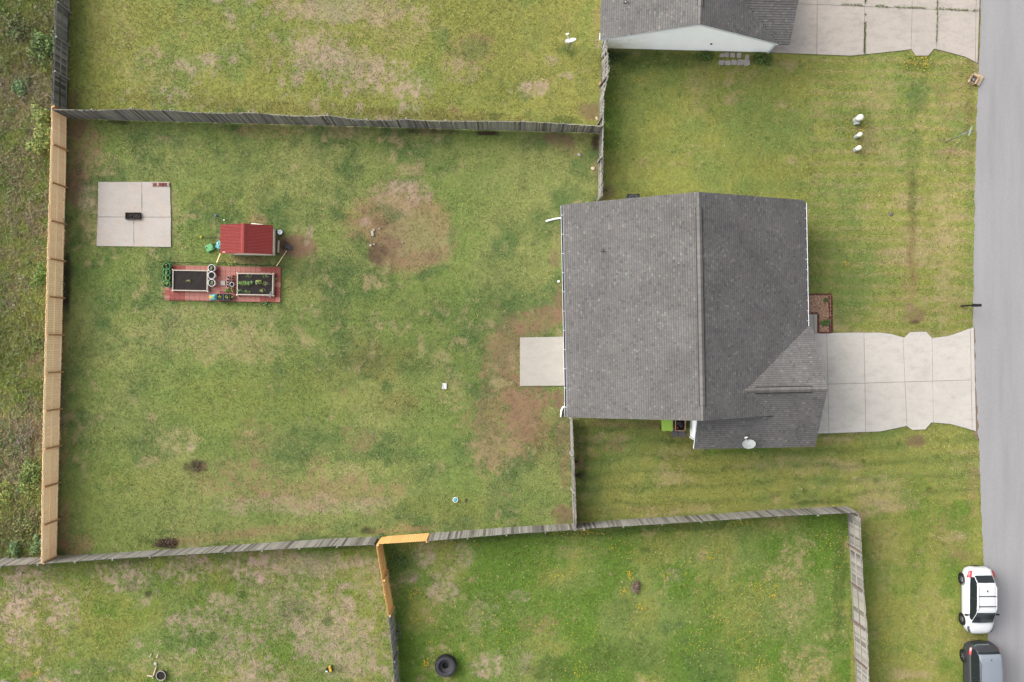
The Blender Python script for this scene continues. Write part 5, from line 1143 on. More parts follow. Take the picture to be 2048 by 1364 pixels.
# leaf rake lying with its handle on the wire fence
rk = thing('leaf_rake', 'leaf rake with pale handle and dark fan head by the shed', 'rake', P(573.5, 501, 0))
h0 = Vector(P(573.5, 501, .06))-Vector(P(573.5, 501, 0)); h1 = Vector(P(553, 532, .45))-Vector(P(573.5, 501, 0))
MB().tube([h0, h1], .017, 8).build('handle', M['wood_new'], rk, smooth=True)
m = MB(); ang0 = math.atan2((h0-h1).y, (h0-h1).x)
for k in range(15):
    a = ang0+math.radians(-44+k*6.3); m.beam((0, 0, .05), (math.cos(a)*.42, math.sin(a)*.42, .045), .022, .006); m.beam((math.cos(a)*.42, math.sin(a)*.42, .045), (math.cos(a)*.45, math.sin(a)*.45, .0), .018, .006)
m.build('tines', M['slate'], rk)
m = MB()
for k in range(14):
    a, b = ang0+math.radians(-44+k*6.3), ang0+math.radians(-44+(k+1)*6.3)
    for r_ in (.16, .30): m.beam((math.cos(a)*r_, math.sin(a)*r_, .058), (math.cos(b)*r_, math.sin(b)*r_, .058), .02, .008)
m.add([(0, 0, .062), (math.cos(ang0-.75)*.17, math.sin(ang0-.75)*.17, .062), (math.cos(ang0)*.2, math.sin(ang0)*.2, .064), (math.cos(ang0+.75)*.17, math.sin(ang0+.75)*.17, .062)], [(0, 1, 2, 3)])
m.build('fan_plate', M['black'], rk)
bw = thing('water_bowl', 'round white water bowl with dark base right of the shed', 'bowl', P(561, 465, 0))
MB().lathe([(.13, 0), (.20, .05), (.21, .06)], 20, cap1=False).build('base', M['slate'], bw, smooth=True)
MB().lathe([(.10, .03), (.15, .14), (.14, .145), (.09, .06), (.01, .05)], 20, cap1=False).build('bowl', M['white'], bw, smooth=True)
thick('wooden_ramp', 'pale plank lying on bare soil beside the shed', 'plank', [P(557.5, 481, .05), P(556.5, 505, .03)], .11, .03, M['wood_pale'])
gs = thing('plastic_crate', 'tilted green plastic seat lying on the grass by the shed', 'crate', P(421, 496, 0), math.radians(24))
MB().box((0, 0, .10), (.50, .44, .20)).build('shell', M['green_plastic'], gs, bevel=.04)
for k in range(3): MB().box((.14+.055*k, -.13, .204), (.02, .13, .012)).build('slot', M['black'], gs)
MB().lathe([(.055, .196), (.055, .206)], 12, (-.17, .06, 0)).build('grip_hole', M['black'], gs)
m = MB(); rr = random.Random(5); n = 7
for j in range(7):
    for i in range(n): m.v.append(((i/6-.5)*.34+rr.uniform(-.03, .03), (j/6-.5)*.5+rr.uniform(-.03, .03), .03+.14*rr.random()*(1-abs(i/3-1)*.6)))
m.f = [(j*n+i, j*n+i+1, (j+1)*n+i+1, (j+1)*n+i) for j in range(6) for i in range(n-1)]; m.m = [0]*len(m.f)
tag(m.build('plastic_sheet', M['aqua_bag'], loc=P(438, 490, 0)), 'crumpled pale green sheet at the left wall of the shed', 'sheet').rotation_euler[2] = -.5

# ------------------------------------------------------------------ stones and litter on the lawns
def rock(label, px, py, r, mat='stone', flat=.6, name='stone', cat='stone', group=None, jag=.35):
    rr = random.Random(int(px*31+py*17)); nlat, nlon = 5, 8; m = MB()
    for i in range(nlat+1):
        th = math.pi*i/nlat
        for k in range(nlon):
            q = r*(1+rr.uniform(-jag, jag)); m.v.append((q*math.sin(th)*math.cos(k*.7854), q*.8*math.sin(th)*math.sin(k*.7854), r*flat*.5+r*flat*math.cos(th)))
    m.f = [(i*nlon+k, (i+1)*nlon+k, (i+1)*nlon+(k+1) % nlon, i*nlon+(k+1) % nlon) for i in range(nlat) for k in range(nlon)]; m.m = [0]*len(m.f)
    o = tag(m.build(name, M[mat], loc=P(px, py, 0)), label, cat, group); o.rotation_euler[2] = rr.uniform(0, 3); return o
for a in (('largest white stone in the round bare patch', 746, 469, .11), ('flat pale stone just above the largest white one', 745, 464.5, .085), ('topmost pale stone at the round bare patch', 747.5, 460, .08), ('small white stone right of the topmost pale one', 759, 457, .06), ('grey stone below the white stones of the bare patch', 742, 491, .08), ('small white stone beside the grey one in the bare patch', 748.5, 489, .06),
          ('tiny white stone in the middle of the round bare patch', 805, 485, .05), ('white stone on the upper part of the bare patch', 817, 395, .05), ('grey stone in the back yard near the upper right corner', 1158, 309, .14), ('pale stone in the lower left yard near the dark fence', 43, 1146, .09), ('pale chip of stone below the tan fence corner', 301, 1130, .06), ('grey stone at the lower left, above the brown pot', 312, 1328, .12)): rock(*a)
rock('bent pale wood scrap beside the upper right fence', 1186, 337, .16, 'wood_pale', .3, 'wood_scrap', 'scrap')
rock('pale star-shaped paper scrap by the fence corner', 1194, 236, .12, 'cardboard', .2, 'paper_scrap', 'scrap', jag=.6)
rock('brown dead leaves heaped at the fence corner', 1187, 287, .13, 'twig', .4, 'leaf_pile', 'leaves', jag=.6)
rock('brown clod next to the aqua disc', 931.5, 1000, .10, 'twig', .5, 'dirt_clod', 'clod')
rock('grey rubbish scrap on the front lawn near the street trench', 1782, 429, .13, 'slate', .3, 'scrap', 'scrap')
pa = MB(); n = 6
for j in range(n):
    for i in range(n): pa.v.append(((i/5-.5)*.28, (j/5-.5)*.38, .075+.02*math.sin(i*1.3+j*.8)))
pa.f = [(j*n+i, j*n+i+1, (j+1)*n+i+1, (j+1)*n+i) for j in range(n-1) for i in range(n-1)]; pa.m = [0]*len(pa.f)
tag(pa.build('paper_sheet', M['paper'], loc=P(889, 772, 0)), 'white sheet of paper lying on the back lawn', 'paper').rotation_euler[2] = -.1
dk = thing('flying_disc', 'round aqua disc lying on the lower back lawn', 'disc', P(911, 999.3, 0))
MB().lathe([(.17, .04), (.172, .08), (.15, .085), (.14, .07)], 24, cap1=False).build('rim', M['white'], dk, smooth=True)
MB().lathe([(.145, .055), (.08, .078), (.01, .082)], 24).build('plate', M['teal'], dk, smooth=True)
tag(MB().lathe([(.075, 0), (.075, .1), (.06, .12)], 14).build('cleanout_cap', M['white'], loc=P(1117, 563, 0)), 'round white pipe cap beside the left gutter', 'pipe cap')

# tractor tyre
ty = thing('tractor_tyre', 'big black tractor tyre lying flat on the grass', 'tyre', P(892, 1328, 0))
MB().lathe([(.36, .02), (.52, .0), (.63, .05), (.655, .14), (.655, .36), (.62, .46), (.52, .50), (.44, .47), (.40, .40), (.39, .30), (.30, .27), (.22, .27), (.20, .20), (.24, .1), (.36, .02)], 56, cap0=False, cap1=False).build('carcass', M['rubber'], ty, smooth=True)
m = MB()
for k in range(38):
    a = k*2*math.pi/38
    for (z, t) in ((.14, .10), (.36, -.10)): m.box((math.cos(a)*.665, math.sin(a)*.665, z), (.05, .045, .2), a+t)
    m.box((math.cos(a)*.60, math.sin(a)*.60, .475), (.13, .04, .03), a+.2)
m.build('tread', M['rubber'], ty)
MB().lathe([(.01, .02), (.24, .025)], 24, cap0=False).build('floor', M['black'], ty)
# brown pot and white pieces of wood at the bottom edge
pot('fire_bowl', 'rusty round pot with earth at the bottom edge', 321.5, 1351.5, .30, .28, M['twig'], M['stone'], z0=0, n=24, cat='pot')
wp = thing('scrap_lumber', 'pale T-shaped pieces of wood beside the rusty pot', 'wood', P(309, 1344, 0))
for a, b in (((305, 1356), (312, 1334)), ((294, 1351), (307, 1353))):
    p = Vector(P(*a, .06))-Vector(P(309, 1344)); q = Vector(P(*b, .06))-Vector(P(309, 1344)); MB().beam(p, q, .07, .05).build('bar', M['wood_pale'], wp)
thick('white_stick', 'short white stick on the grass above the rusty pot', 'stick', [P(299, 1314, .05), P(303, 1307, .05)], .05, .03, M['wood_pale'])
thick('white_stick', 'pale stick above the wooden pieces, right of the short white one', 'stick', [P(313, 1316, .05), P(316, 1308, .05)], .05, .03, M['wood_pale'])
fr = thing('metal_ring', 'silver wire ring basket cut off by the lower left corner', 'ring', P(14, 1392, 0))
for z in (.35, .18): MB().tube([(1.02*math.cos(k*.1745), 1.02*math.sin(k*.1745), z) for k in range(36)], .018, 6, closed=True).build('hoop', M['galv'], fr, smooth=True)
for k in range(48): a = k*2*math.pi/48; MB().tube([(1.0*math.cos(a), 1.0*math.sin(a), .0), (1.0*math.cos(a), 1.0*math.sin(a), .35)], .01, 5).build('bar', M['galv'], fr)
ty2 = thing('toy_truck', 'small yellow toy with black and white pieces on the grass', 'toy', P(660, 1336, 0), .2)
MB().box((.05, 0, .12), (.17, .38, .14)).build('body', M['yellow'], ty2, bevel=.03)
MB().box((.05, .12, .21), (.13, .12, .06)).build('cab', M['yellow'], ty2, bevel=.02)
for x in (-.05, .15):
    for y in (-.12, .13): MB().lathe([(.06, -.025), (.06, .025)], 12).build('wheel', M['black'], ty2, loc=(x, y, .06)).rotation_euler = (0, math.pi/2, 0)
MB().box((-.2, -.02, .05), (.12, .16, .10)).build('block', M['black'], ty2, bevel=.01); MB().box((-.24, -.15, .04), (.12, .09, .08)).build('block', M['white'], ty2, bevel=.01)

# ------------------------------------------------------------------ beside the house
gb_ = thing('trash_bin', 'lime green wheeled bin against the wall of the house', 'bin', (*P(1335, 850.5, 1.0)[:2], 0))
MB().add([(x*s, y*s2, z) for z, s, s2 in ((.06, .25, .27), (.95, .32, .34)) for x, y in ((-1, -1), (1, -1), (1, 1), (-1, 1))], [(3, 2, 1, 0), (4, 5, 6, 7), (0, 1, 5, 4), (1, 2, 6, 5), (2, 3, 7, 6), (3, 0, 4, 7)]).build('body', M['lime'], gb_, bevel=.03)
MB().box((0, 0, .985), (.70, .70, .06)).build('lid', M['lime'], gb_, bevel=.025)
MB().box((.27, 0, 1.02), (.03, .62, .02)).build('lid_rib', M['lime'], gb_, bevel=.006)
for s in (-1, 1): MB().box((s*.24, -.36, .97), (.05, .08, .05)).build('hinge', M['lime'], gb_); MB().lathe([(.10, -.03), (.10, .03)], 14).build('wheel', M['black'], gb_, loc=(s*.27, -.24, .10)).rotation_euler = (0, math.pi/2, 0)
tb = thing('trash_bin', 'open tan bin filled with black bags beside the lime one', 'bin', (*P(1361, 850.5, 1.0)[:2], 0), -.03)
m = MB()
for (c, d) in (((0, .33, .53), (.62, .025, .90)), ((0, -.33, .53), (.62, .025, .90)), ((.31, 0, .53), (.025, .64, .90)), ((-.31, 0, .53), (.025, .64, .90)), ((0, 0, .1), (.6, .62, .04))): m.box(c, d)
m.build('body', M['bin_tan'], tb)
MB().tube([(.31*a, .34*b, .99) for a, b in ((1, .85), (.85, 1), (-.85, 1), (-1, .85), (-1, -.85), (-.85, -1), (.85, -1), (1, -.85))], .028, 8, closed=True).build('rim', M['bin_tan'], tb, smooth=True)
for k, (x, y, r, mt_) in enumerate(((-.02, .1, .26, 'black'), (.1, -.06, .2, 'black'), (-.17, -.18, .11, 'brick'))):
    q = MB(); rr = random.Random(k)
    q.lathe([(.02, -.2), (r*.8, -.12), (r, 0), (r*.7, .12), (.04, .17)], 12, jit=lambda i, kk: 1+rr.uniform(-.12, .12)).build('trash_bag' if k < 2 else 'red_trash', M[mt_], tb, smooth=True, loc=(x, y, .78))
for lab, a in {'left purple-grey flagstone below the bins': (1349.5, 865.5, .24), 'right dark flagstone below the bins': (1364.5, 867, .22)}.items():
    rr = random.Random(int(a[0])); poly = [(a[2]*rr.uniform(.8, 1.1)*math.cos(k*.785), a[2]*1.2*rr.uniform(.8, 1.1)*math.sin(k*.785)) for k in range(8)]
    tag(MB().prism(poly, -.02, .04).build('flagstone', M['slate'], loc=P(a[0], a[1], 0), bevel=.01), lab, 'flagstone')
ac = thing('air_conditioner', 'air conditioner unit peeping out above the grey roof', 'air conditioner', (*P(1267, 396, .8)[:2], 0), TH)
MB().box((0, -.1, .40), (.78, .70, .76)).build('casing', M['slate'], ac, bevel=.03); MB().box((0, -.1, .79), (.8, .72, .03)).build('top_panel', M['steel_dark'], ac, bevel=.01)
for k in range(6): MB().tube([((.06+.055*k)*math.cos(j*.2618), -.1+(.06+.055*k)*math.sin(j*.2618), .815) for j in range(24)], .006, 4, closed=True).build('grille_ring', M['galv'], ac)
# satellite dishes
def dish(label, cpx, cpy, z, r, ground=None, rotz=0, foot=None):
    c = Vector(P(cpx, cpy, z)); base = Vector(foot if foot else (c.x, c.y-.12, 0)); t = thing('satellite_dish', label, 'satellite dish', tuple(base))
    nrm = Vector((-.20, .74, .64)).normalized(); R = nrm.to_track_quat('Z', 'Y').to_matrix()
    def L(x, y, zz): return R @ Vector((x, y, zz))+c-base
    m = MB(); n = 28
    rings = [(.02, 0), (.35, .02), (.7, .06), (.95, .10), (1.0, .12), (1.0, .10), (.7, .03), (.35, -.01), (.02, -.03)]
    for q, zz in rings:
        for k in range(n): a = 2*math.pi*k/n; m.v.append(tuple(L(r*q*math.cos(a), r*.92*q*math.sin(a), zz*.8)))
    m.f = [(i*n+k, i*n+(k+1) % n, (i+1)*n+(k+1) % n, (i+1)*n+k) for i in range(len(rings)-1) for k in range(n)]; m.m = [0]*len(m.f)
    m.build('reflector', M['dish'], t, smooth=True)
    # the feed arm leaves the lower rim towards the front
    low = min(range(n), key=lambda k: L(r*math.cos(2*math.pi*k/n), r*.92*math.sin(2*math.pi*k/n), 0).z); a = 2*math.pi*low/n
    p0 = L(r*.9*math.cos(a), r*.85*math.sin(a), .02); p1 = L(r*.62*math.cos(a), r*.6*math.sin(a), r*1.02); p1.x -= .12
    MB().beam(p0, p1, .045, .045).build('feed_arm', M['white_worn'], t)
    MB().beam(p1+Vector((-.06, 0, .02)), p1+Vector((.12, .04, .05)), .08, .07).build('receiver', M['white'], t)
    MB().beam(L(0, 0, -.03), L(0, -.0, -.12), .2, .2).build('bracket', M['galv'], t)
    MB().tube([L(0, 0, -.1), L(0, 0, -.1)*.4+Vector((0, 0, .0)), Vector((0, 0, .0))], .03, 8).build('mast', M['galv'], t, smooth=True)
    return t, L
dish('grey satellite dish mounted on the garage roof edge', 1498, 890, 3.15, .40, foot=(*P(1499, 884, 2.9)[:2], 2.82))
dish('pale satellite dish on a pole in the upper yard', 1141, 83, 1.35, .37, foot=P(1134, 101, 0))

# ------------------------------------------------------------------ front of the house: mulch bed
mb = MB().prism(PX([(1612, 590), (1661, 590), (1662, 665), (1636, 665), (1636, 627), (1612, 627)]), -.1, .015).build('mulch_bed', M['joint'])
tag(mb, 'mulch bed with brick edging at the front of the house', 'flower bed', kind='structure')
npt = 5200; q = np.stack([rng.uniform(1612, 1661, npt), rng.uniform(590, 665, npt)], 1); q = q[~((q[:, 0] < 1637) & (q[:, 1] > 626))]
X = (q[:, 0]-1024)/F*H; Y = -(q[:, 1]-682)/F*H; n = len(X); a = rng.uniform(0, 6.28, n); l = rng.uniform(.02, .05, n); w = rng.uniform(.008, .02, n); z = rng.uniform(.02, .06, n); t1 = rng.uniform(-.015, .015, n)
dx, dy = np.cos(a), np.sin(a)
V = np.stack([np.stack([X-dx*l-dy*w, Y-dy*l+dx*w, z+t1], 1), np.stack([X+dx*l-dy*w, Y+dy*l+dx*w, z-t1], 1), np.stack([X+dx*l+dy*w, Y+dy*l-dx*w, z-t1], 1), np.stack([X-dx*l+dy*w, Y-dy*l-dx*w, z+t1], 1)], 1)
cc = np.array([alb(c) for c in ((232, 196, 166), (214, 168, 136), (244, 216, 190), (194, 140, 112), (166, 112, 94))])[rng.integers(0, 5, n)]*rng.uniform(.8, 1.15, n)[:, None]
o = link('wood_chips', fast_mesh('wood_chips', V, 4, np.repeat(cc[:, None, :], 4, 1), M['mulch_chip']), mb); o['kind'] = 'stuff'
def edging(pts, zz=.055):
    for i in range(len(pts)-1):
        p, q_ = Vector(P(*pts[i])), Vector(P(*pts[i+1])); L_ = (q_-p).length; k = max(1, round(L_/.21)); a = math.atan2((q_-p).y, (q_-p).x)
        for j in range(k):
            c = p+(q_-p)*((j+.5)/k); ob = bpy.data.objects.new('edging_brick', EB); C.objects.link(ob); ob.parent = mb; ob.location = (c.x, c.y, zz*.5+random.uniform(-.006, .01)); ob.rotation_euler[2] = a+random.uniform(-.05, .05)
mm = MB().box((0, 0, 0), (.195, .10, .075)); EB = bpy.data.meshes.new('edging_brick'); EB.from_pydata(mm.v, [], mm.f); EB.update(); EB.materials.append(M['edge_brick'])
random.seed(4)
edging([(1613, 589), (1662, 589)]); edging([(1662.5, 591), (1663.5, 665)]); edging([(1638, 665.3), (1662, 665.3)]); edging([(1636.2, 629), (1636.2, 665)]); edging([(1613, 626), (1635, 626)]); edging([(1657.5, 592), (1659, 664)])
bush('small green shrub at the upper corner of the mulch bed', 1653, 600, .16, .25, ['mid', 'dk', 'pale'], 260, .035, cat='shrub', name='shrub')
bush('larger green shrub at the lower end of the mulch bed', 1652, 643, .29, .4, ['mid', 'dk', 'fresh', 'pale'], 700, .045, cat='shrub', name='shrub')
# old pavers by the white house
pav = [(1444, 111, 8, 6), (1453, 109.5, 8, 8), (1465, 110.5, 8, 8), (1478, 111, 8, 9), (1494, 114, 7, 8), (1443, 125, 10, 8), (1455.5, 126, 10, 8), (1468, 125, 11, 9), (1480, 125, 11, 10), (1493, 125, 11, 11)]
for i, (a, b, w, d) in enumerate(pav):
    x, y, _ = P(a, b); rr = random.Random(i); w, d = w*1.22/31, d*1.25/31
    poly = [(sx_*w/2*rr.uniform(.8, 1.05), sy_*d/2*rr.uniform(.8, 1.05)) for sx_, sy_ in ((-1, -.7), (-.7, -1), (.6, -1), (1, -.8), (1, .7), (.6, 1), (-.5, 1), (-1, .8))]
    tag(MB().prism(poly, -.03, .06).build('old_paver', M['paver_old'], loc=(x, y, 0), bevel=.008), '%s weedy pale paver from the left in the %s row by the white wall' % (on[i % 5], 'upper' if i < 5 else 'lower'), 'paver', 'old pavers by the white house')
# ------------------------------------------------------------------ utilities, mail, sign, boxes
def pedestal(label, px, py, r, h, k=0):
    t = thing('utility_pedestal', label, 'utility pedestal', P(px, py, 0), group='utility pedestals'); q = M['pedestal']
    MB().lathe([(r*1.05, -.02), (r*1.05, .18), (r, .2), (r, h-.12)], 20, cap1=False).build('post', q, t, smooth=False)
    MB().lathe([(r*1.07, h-.3), (r*1.07, h-.06), (r*.9, h), (r*.3, h+.03), (.005, h+.035)], 20, cap0=False, cap1=False).build('cap', M['white_worn'], t, smooth=True)
    if k: MB().box((-.0, -r-.06, .18), (.26, .16, .36)).build('side_box', q, t, bevel=.02)
pedestal('largest of the three white pedestals on the front lawn', 1711, 241, .18, .85, 1)
pedestal('middle pedestal on the front lawn, with grey body', 1711.5, 274, .125, .78)
pedestal('lowest of the three white pedestals on the front lawn', 1710.5, 300, .14, .70)
sg = thing('street_sign', 'grey street sign pole with crossed blades beside the street', 'street sign', P(1892, 284, 0))
MB().tube([(0, 0, -.1), (0, 0, 2.62)], .032, 10).build('pole', M['galv'], sg, smooth=True)
MB().box((0, 0, 2.52), (.78, .012, .20), math.radians(8)).build('sign_blade', M['sign_green'], sg, bevel=.004)
MB().box((0, 0, 2.74), (.012, .62, .20), math.radians(-20)).build('sign_blade', M['sign_green'], sg, bevel=.004)
MB().lathe([(.04, 2.6), (.04, 2.66), (.01, 2.70)], 10).build('bracket', M['galv'], sg)
mx = thing('mailbox', 'black mailbox on a post at the street edge', 'mailbox', P(1923, 612, 0))
MB().box((0, 0, .5), (.09, .09, 1.05)).build('post', M['steel_dark'], mx); MB().box((.18, 0, .99), (.5, .08, .06)).build('arm', M['steel_dark'], mx)
m = MB(); pr_ = [(-.09, 0), (.09, 0), (.09, .12)]+[(.09*math.cos(k*math.pi/8), .12+.09*math.sin(k*math.pi/8)) for k in range(1, 8)]+[(-.09, .12)]; n = len(pr_)
m.add([(x, y, 1.03+z) for x in (.08, .58) for y, z in pr_], [tuple(range(n-1, -1, -1)), tuple(range(n, 2*n))]+[(i, (i+1) % n, n+(i+1) % n, n+i) for i in range(n)])
MB.build(m, 'box', M['black'], mx); MB().box((.30, -.10, 1.17), (.03, .012, .16)).build('flag', M['red_lens'], mx); MB().box((.59, 0, 1.12), (.015, .17, .17)).build('door', M['slate'], mx)
cb = thing('cardboard_box', 'open cardboard box with grey litter at the road edge', 'box', P(1943.5, 161.5, 0), math.radians(-28)); m = MB()
for (c, d) in (((0, .24, .16), (.40, .012, .30)), ((0, -.24, .16), (.40, .012, .30)), ((.2, 0, .16), (.012, .46, .30)), ((-.2, 0, .16), (.012, .46, .30)), ((0, 0, .03), (.4, .46, .02))): m.box(c, d)
m.build('box', M['cardboard'], cb)
for (c, d, r) in (((-.26, 0, .33), (.12, .44, .008), (0, .5)), ((0, .30, .32), (.38, .12, .008), (.5, 0))): MB().box(c, d, rx=r[0], ry=r[1]).build('flap', M['cardboard'], cb)
MB().lathe([(.02, 0), (.15, .03), (.1, .12), (.02, .15)], 9, jit=lambda i, k: 1+.25*math.sin(k*2.7+i)).build('litter', M['galv'], cb, loc=(.02, .03, .08))
tag(MB().box((0, 0, .0), (.36, .68, .02), rz=0).build('cardboard_sheet', M['cardboard'], loc=(*P(1958, 160, .1)[:2], .12)), 'flat cardboard flap lying on the road edge beside the box', 'cardboard').rotation_euler = (.0, .12, math.radians(-28))

# ------------------------------------------------------------------ cars
def car(name, label, loc, rz, D):
    """front towards -y. D: L, W, zb belt, zt roof, stations of hood, windscreen, roof, rear window (from the front)"""
    t = thing(name, label, D['cat'], loc, rz); L_, W = D['L'], D['W']/2
    st = np.array(D['body']); S = np.linspace(0, 1, 41)*L_
    w = np.interp(S, st[:, 0], st[:, 1])*W; zb = np.interp(S, st[:, 0], st[:, 2]); zt = np.interp(S, st[:, 0], st[:, 3])
    def sect(i):
        a, b, c = w[i], zb[i], zt[i]; h = c-b
        half = [(a*.95, b), (a*.985, b+h*.22), (a, b+h*.50), (a*.985, b+h*.74), (a*.945, b+h*.90), (a*.86, b+h*.985), (a*.55, b+h*1.0+.02), (0, c+.035)]
        return half+[(-x, z) for x, z in half[-2::-1]]
    m = MB(); n = 15
    for i in range(41): m.v += [(x, S[i]-L_/2, z) for x, z in sect(i)]
    m.f = [(i*n+k, (i+1)*n+k, (i+1)*n+k+1, i*n+k+1) for i in range(40) for k in range(n-1)]; m.f += [tuple(range(n)), tuple(range(41*n-1, 40*n-1, -1)), ]; m.m = [0]*len(m.f)
    m.f += [(i*n, i*n+n-1, (i+1)*n+n-1, (i+1)*n) for i in range(40)]; m.m += [0]*40
    body = m.build('body', M[D['paint']], t, smooth=True)
    # lower black cladding / bumpers
    m = MB()
    for s, y0, y1 in ((1, 0.0, .06), (-1, L_-.07, L_)):
        k = 9; ww = np.interp(.12 if s > 0 else L_-.12, st[:, 0], st[:, 1])*W*1.0
        for j in range(k):
            u0, u1 = -1+2*j/k, -1+2*(j+1)/k; f = lambda u: (y0 if s > 0 else y1)+s*(.02+.24*abs(u)**2.6)-L_/2
            m.add([(u0*ww, f(u0)-s*.03, .28), (u1*ww, f(u1)-s*.03, .28), (u1*ww, f(u1)-s*.03, D['bz']), (u0*ww, f(u0)-s*.03, D['bz']), (u0*ww, f(u0)+s*.10, .28), (u1*ww, f(u1)+s*.10, .28), (u1*ww, f(u1)+s*.10, D['bz']), (u0*ww, f(u0)+s*.10, D['bz'])], [(0, 1, 2, 3), (3, 2, 6, 7), (7, 6, 5, 4), (0, 4, 5, 1)])
    m.build('bumper', M['black'] if D['paint'] == 'carwhite' else M['cardark'], t)
    # greenhouse
    gs_ = np.array(D['cabin']); U = np.linspace(gs_[0, 0], gs_[-1, 0], 49)
    zr = np.interp(U, gs_[:, 0], gs_[:, 1]); wb_ = np.interp(U, gs_[:, 0], gs_[:, 2])*W; wr_ = np.interp(U, gs_[:, 0], gs_[:, 3])*W; zb_ = np.interp(U, S, zt)-.02
    bow = D.get('bow', .16)
    def pt(i, v):                           # v: 0 left belt, 1 left roof edge .. 2 right roof edge, 3 right belt
        yy = U[i]-L_/2
        if v <= 1: x = -(wb_[i]+(wr_[i]-wb_[i])*v); z = zb_[i]+(zr[i]-zb_[i])*v
        elif v >= 2: x = wb_[i]+(wr_[i]-wb_[i])*(3-v); z = zb_[i]+(zr[i]-zb_[i])*(3-v)
        else:
            q = (v-1.5)*2; x = wr_[i]*q; z = zr[i]+.035*(1-q*q)
        cen = 1-min(1, abs(v-1.5)/1.5)**2
        fr_ = np.clip((D['roof'][0]-U[i])/(D['roof'][0]-gs_[0, 0]), 0, 1); re_ = np.clip((U[i]-D['roof'][1])/(gs_[-1, 0]-D['roof'][1]), 0, 1)
        return (x, yy-bow*cen*fr_+bow*.6*cen*re_, z)
    def patch(nm, i0, i1, v0, v1, mat, lift=0, nv=8, par=None):
        vs_ = np.linspace(v0, v1, nv+1); m = MB()
        for i in range(i0, i1+1):
            for v in vs_:
                p = Vector(pt(i, v)); c = Vector((0, p.y, .6)); o = (p-c); o.y = 0; p = p+o.normalized()*lift; m.v.append(tuple(p))
        k = nv+1; m.f = [(a*k+b, a*k+b+1, (a+1)*k+b+1, (a+1)*k+b) for a in range(i1-i0) for b in range(nv)]; m.m = [0]*len(m.f)
        return m.build(nm, M[mat], par or t, smooth=True)
    iR0 = int(np.argmin(abs(U-D['roof'][0]))); iR1 = int(np.argmin(abs(U-D['roof'][1])))
    patch('cabin', 0, 48, 0, 3, D['paint'], 0, 18)
    patch('windscreen', 1, iR0, 1.02, 1.98, 'glass', .006, 10)
    patch('rear_window', iR1+1, 46, 1.03, 1.97, 'glass', .006, 10)
    patch('roof', iR0, iR1+1, .97, 2.03, D['roofmat'], .012, 12)
    for s in (0, 1):
        a, b = (.06, .97) if s == 0 else (2.03, 2.94)
        e0, e1 = max(1, iR0-8), min(47, iR1+5); mid_ = (e0+e1)//2
        patch('side_window', e0, mid_, a, b, 'glass', .008, 4); patch('pillar', mid_, mid_+1, a, b, 'black', .008, 4); patch('side_window', mid_+1, e1, a, b, 'glass', .008, 4)
    # wheels
    for sgn in (-1, 1):
        for s_ in D['axles']:
            wlo = MB(); c = (sgn*(W-.082), s_-L_/2, D['rw']); r_ = D['rw']
            tyre = MB().lathe([(r_*.62, -.10), (r_*.9, -.10), (r_, -.06), (r_, .06), (r_*.9, .10), (r_*.62, .10)], 28, cap0=False, cap1=False).build('wheel', M['black'], t, smooth=False, loc=c); tyre.rotation_euler = (0, math.pi/2*sgn, 0)
            MB().lathe([(r_*.64, .02), (r_*.64, .095), (r_*.60, .098)], 28, cap1=False).build('rim', M['rim_dark'], tyre)
            m = MB()
            for k in range(5): a = k*1.2566; m.beam((math.cos(a)*r_*.1, math.sin(a)*r_*.1, .085), (math.cos(a)*r_*.6, math.sin(a)*r_*.6, .09), .05, .02)
            m.lathe([(.05, .07), (.05, .1)], 12); m.build('spokes', M['rim'], tyre)
            MB().lathe([(r_*1.04, .02), (r_*1.15, .02), (r_*1.15, .096), (r_*1.04, .096)], 28, cap0=False, cap1=False).build('wheel_arch', M['black'], t, loc=(c[0]+sgn*.0, c[1], c[2]+.02)).rotation_euler = (0, math.pi/2*sgn, 0)
    # lamps: shaped patches on the body corners
    def lamp(nm, s0, s1, k0, k1, mat, lift=.045):
        for sgn in (-1, 1):
            m = MB(); rows = np.linspace(s0, s1, 6)
            for s in rows:
                i = np.interp(s, S, np.arange(41)); i0 = int(i); f = i-i0; A, Bq = sect(i0), sect(min(i0+1, 40)); kk = np.linspace(k0+(k1-k0)*.35*(s-s0)/(s1-s0), k1, 4)
                for k in kk:
                    j = int(k); g = k-j; q = [((A[j][c]*(1-g)+A[j+1][c]*g)*(1-f)+(Bq[j][c]*(1-g)+Bq[j+1][c]*g)*f) for c in (0, 1)]
                    m.v.append((sgn*(abs(q[0])+lift), s-L_/2, q[1]+lift))
            m.f = [(a*4+b, a*4+b+1, (a+1)*4+b+1, (a+1)*4+b) for a in range(5) for b in range(3)]; m.m = [0]*15
            m.build(nm, M[mat], t, smooth=True)
    lamp('headlight', *D['head'], 'lamp_lens'); lamp('taillight', *D['tail'], 'red_lens', .055)
    for sgn in (-1, 1):
        y = D['cabin'][0][0]+.38-L_/2; mr_ = MB().box((sgn*(W+.10), y, D['zmir']), (.20, .10, .13)).build('mirror', M['black'], t, bevel=.03)
        MB().beam((sgn*(W*.84), y, D['zmir']-.03), (sgn*(W+.02), y, D['zmir']-.02), .05, .04).build('mirror_arm', M['black'], mr_)
    return t, pt, iR0, iR1, U
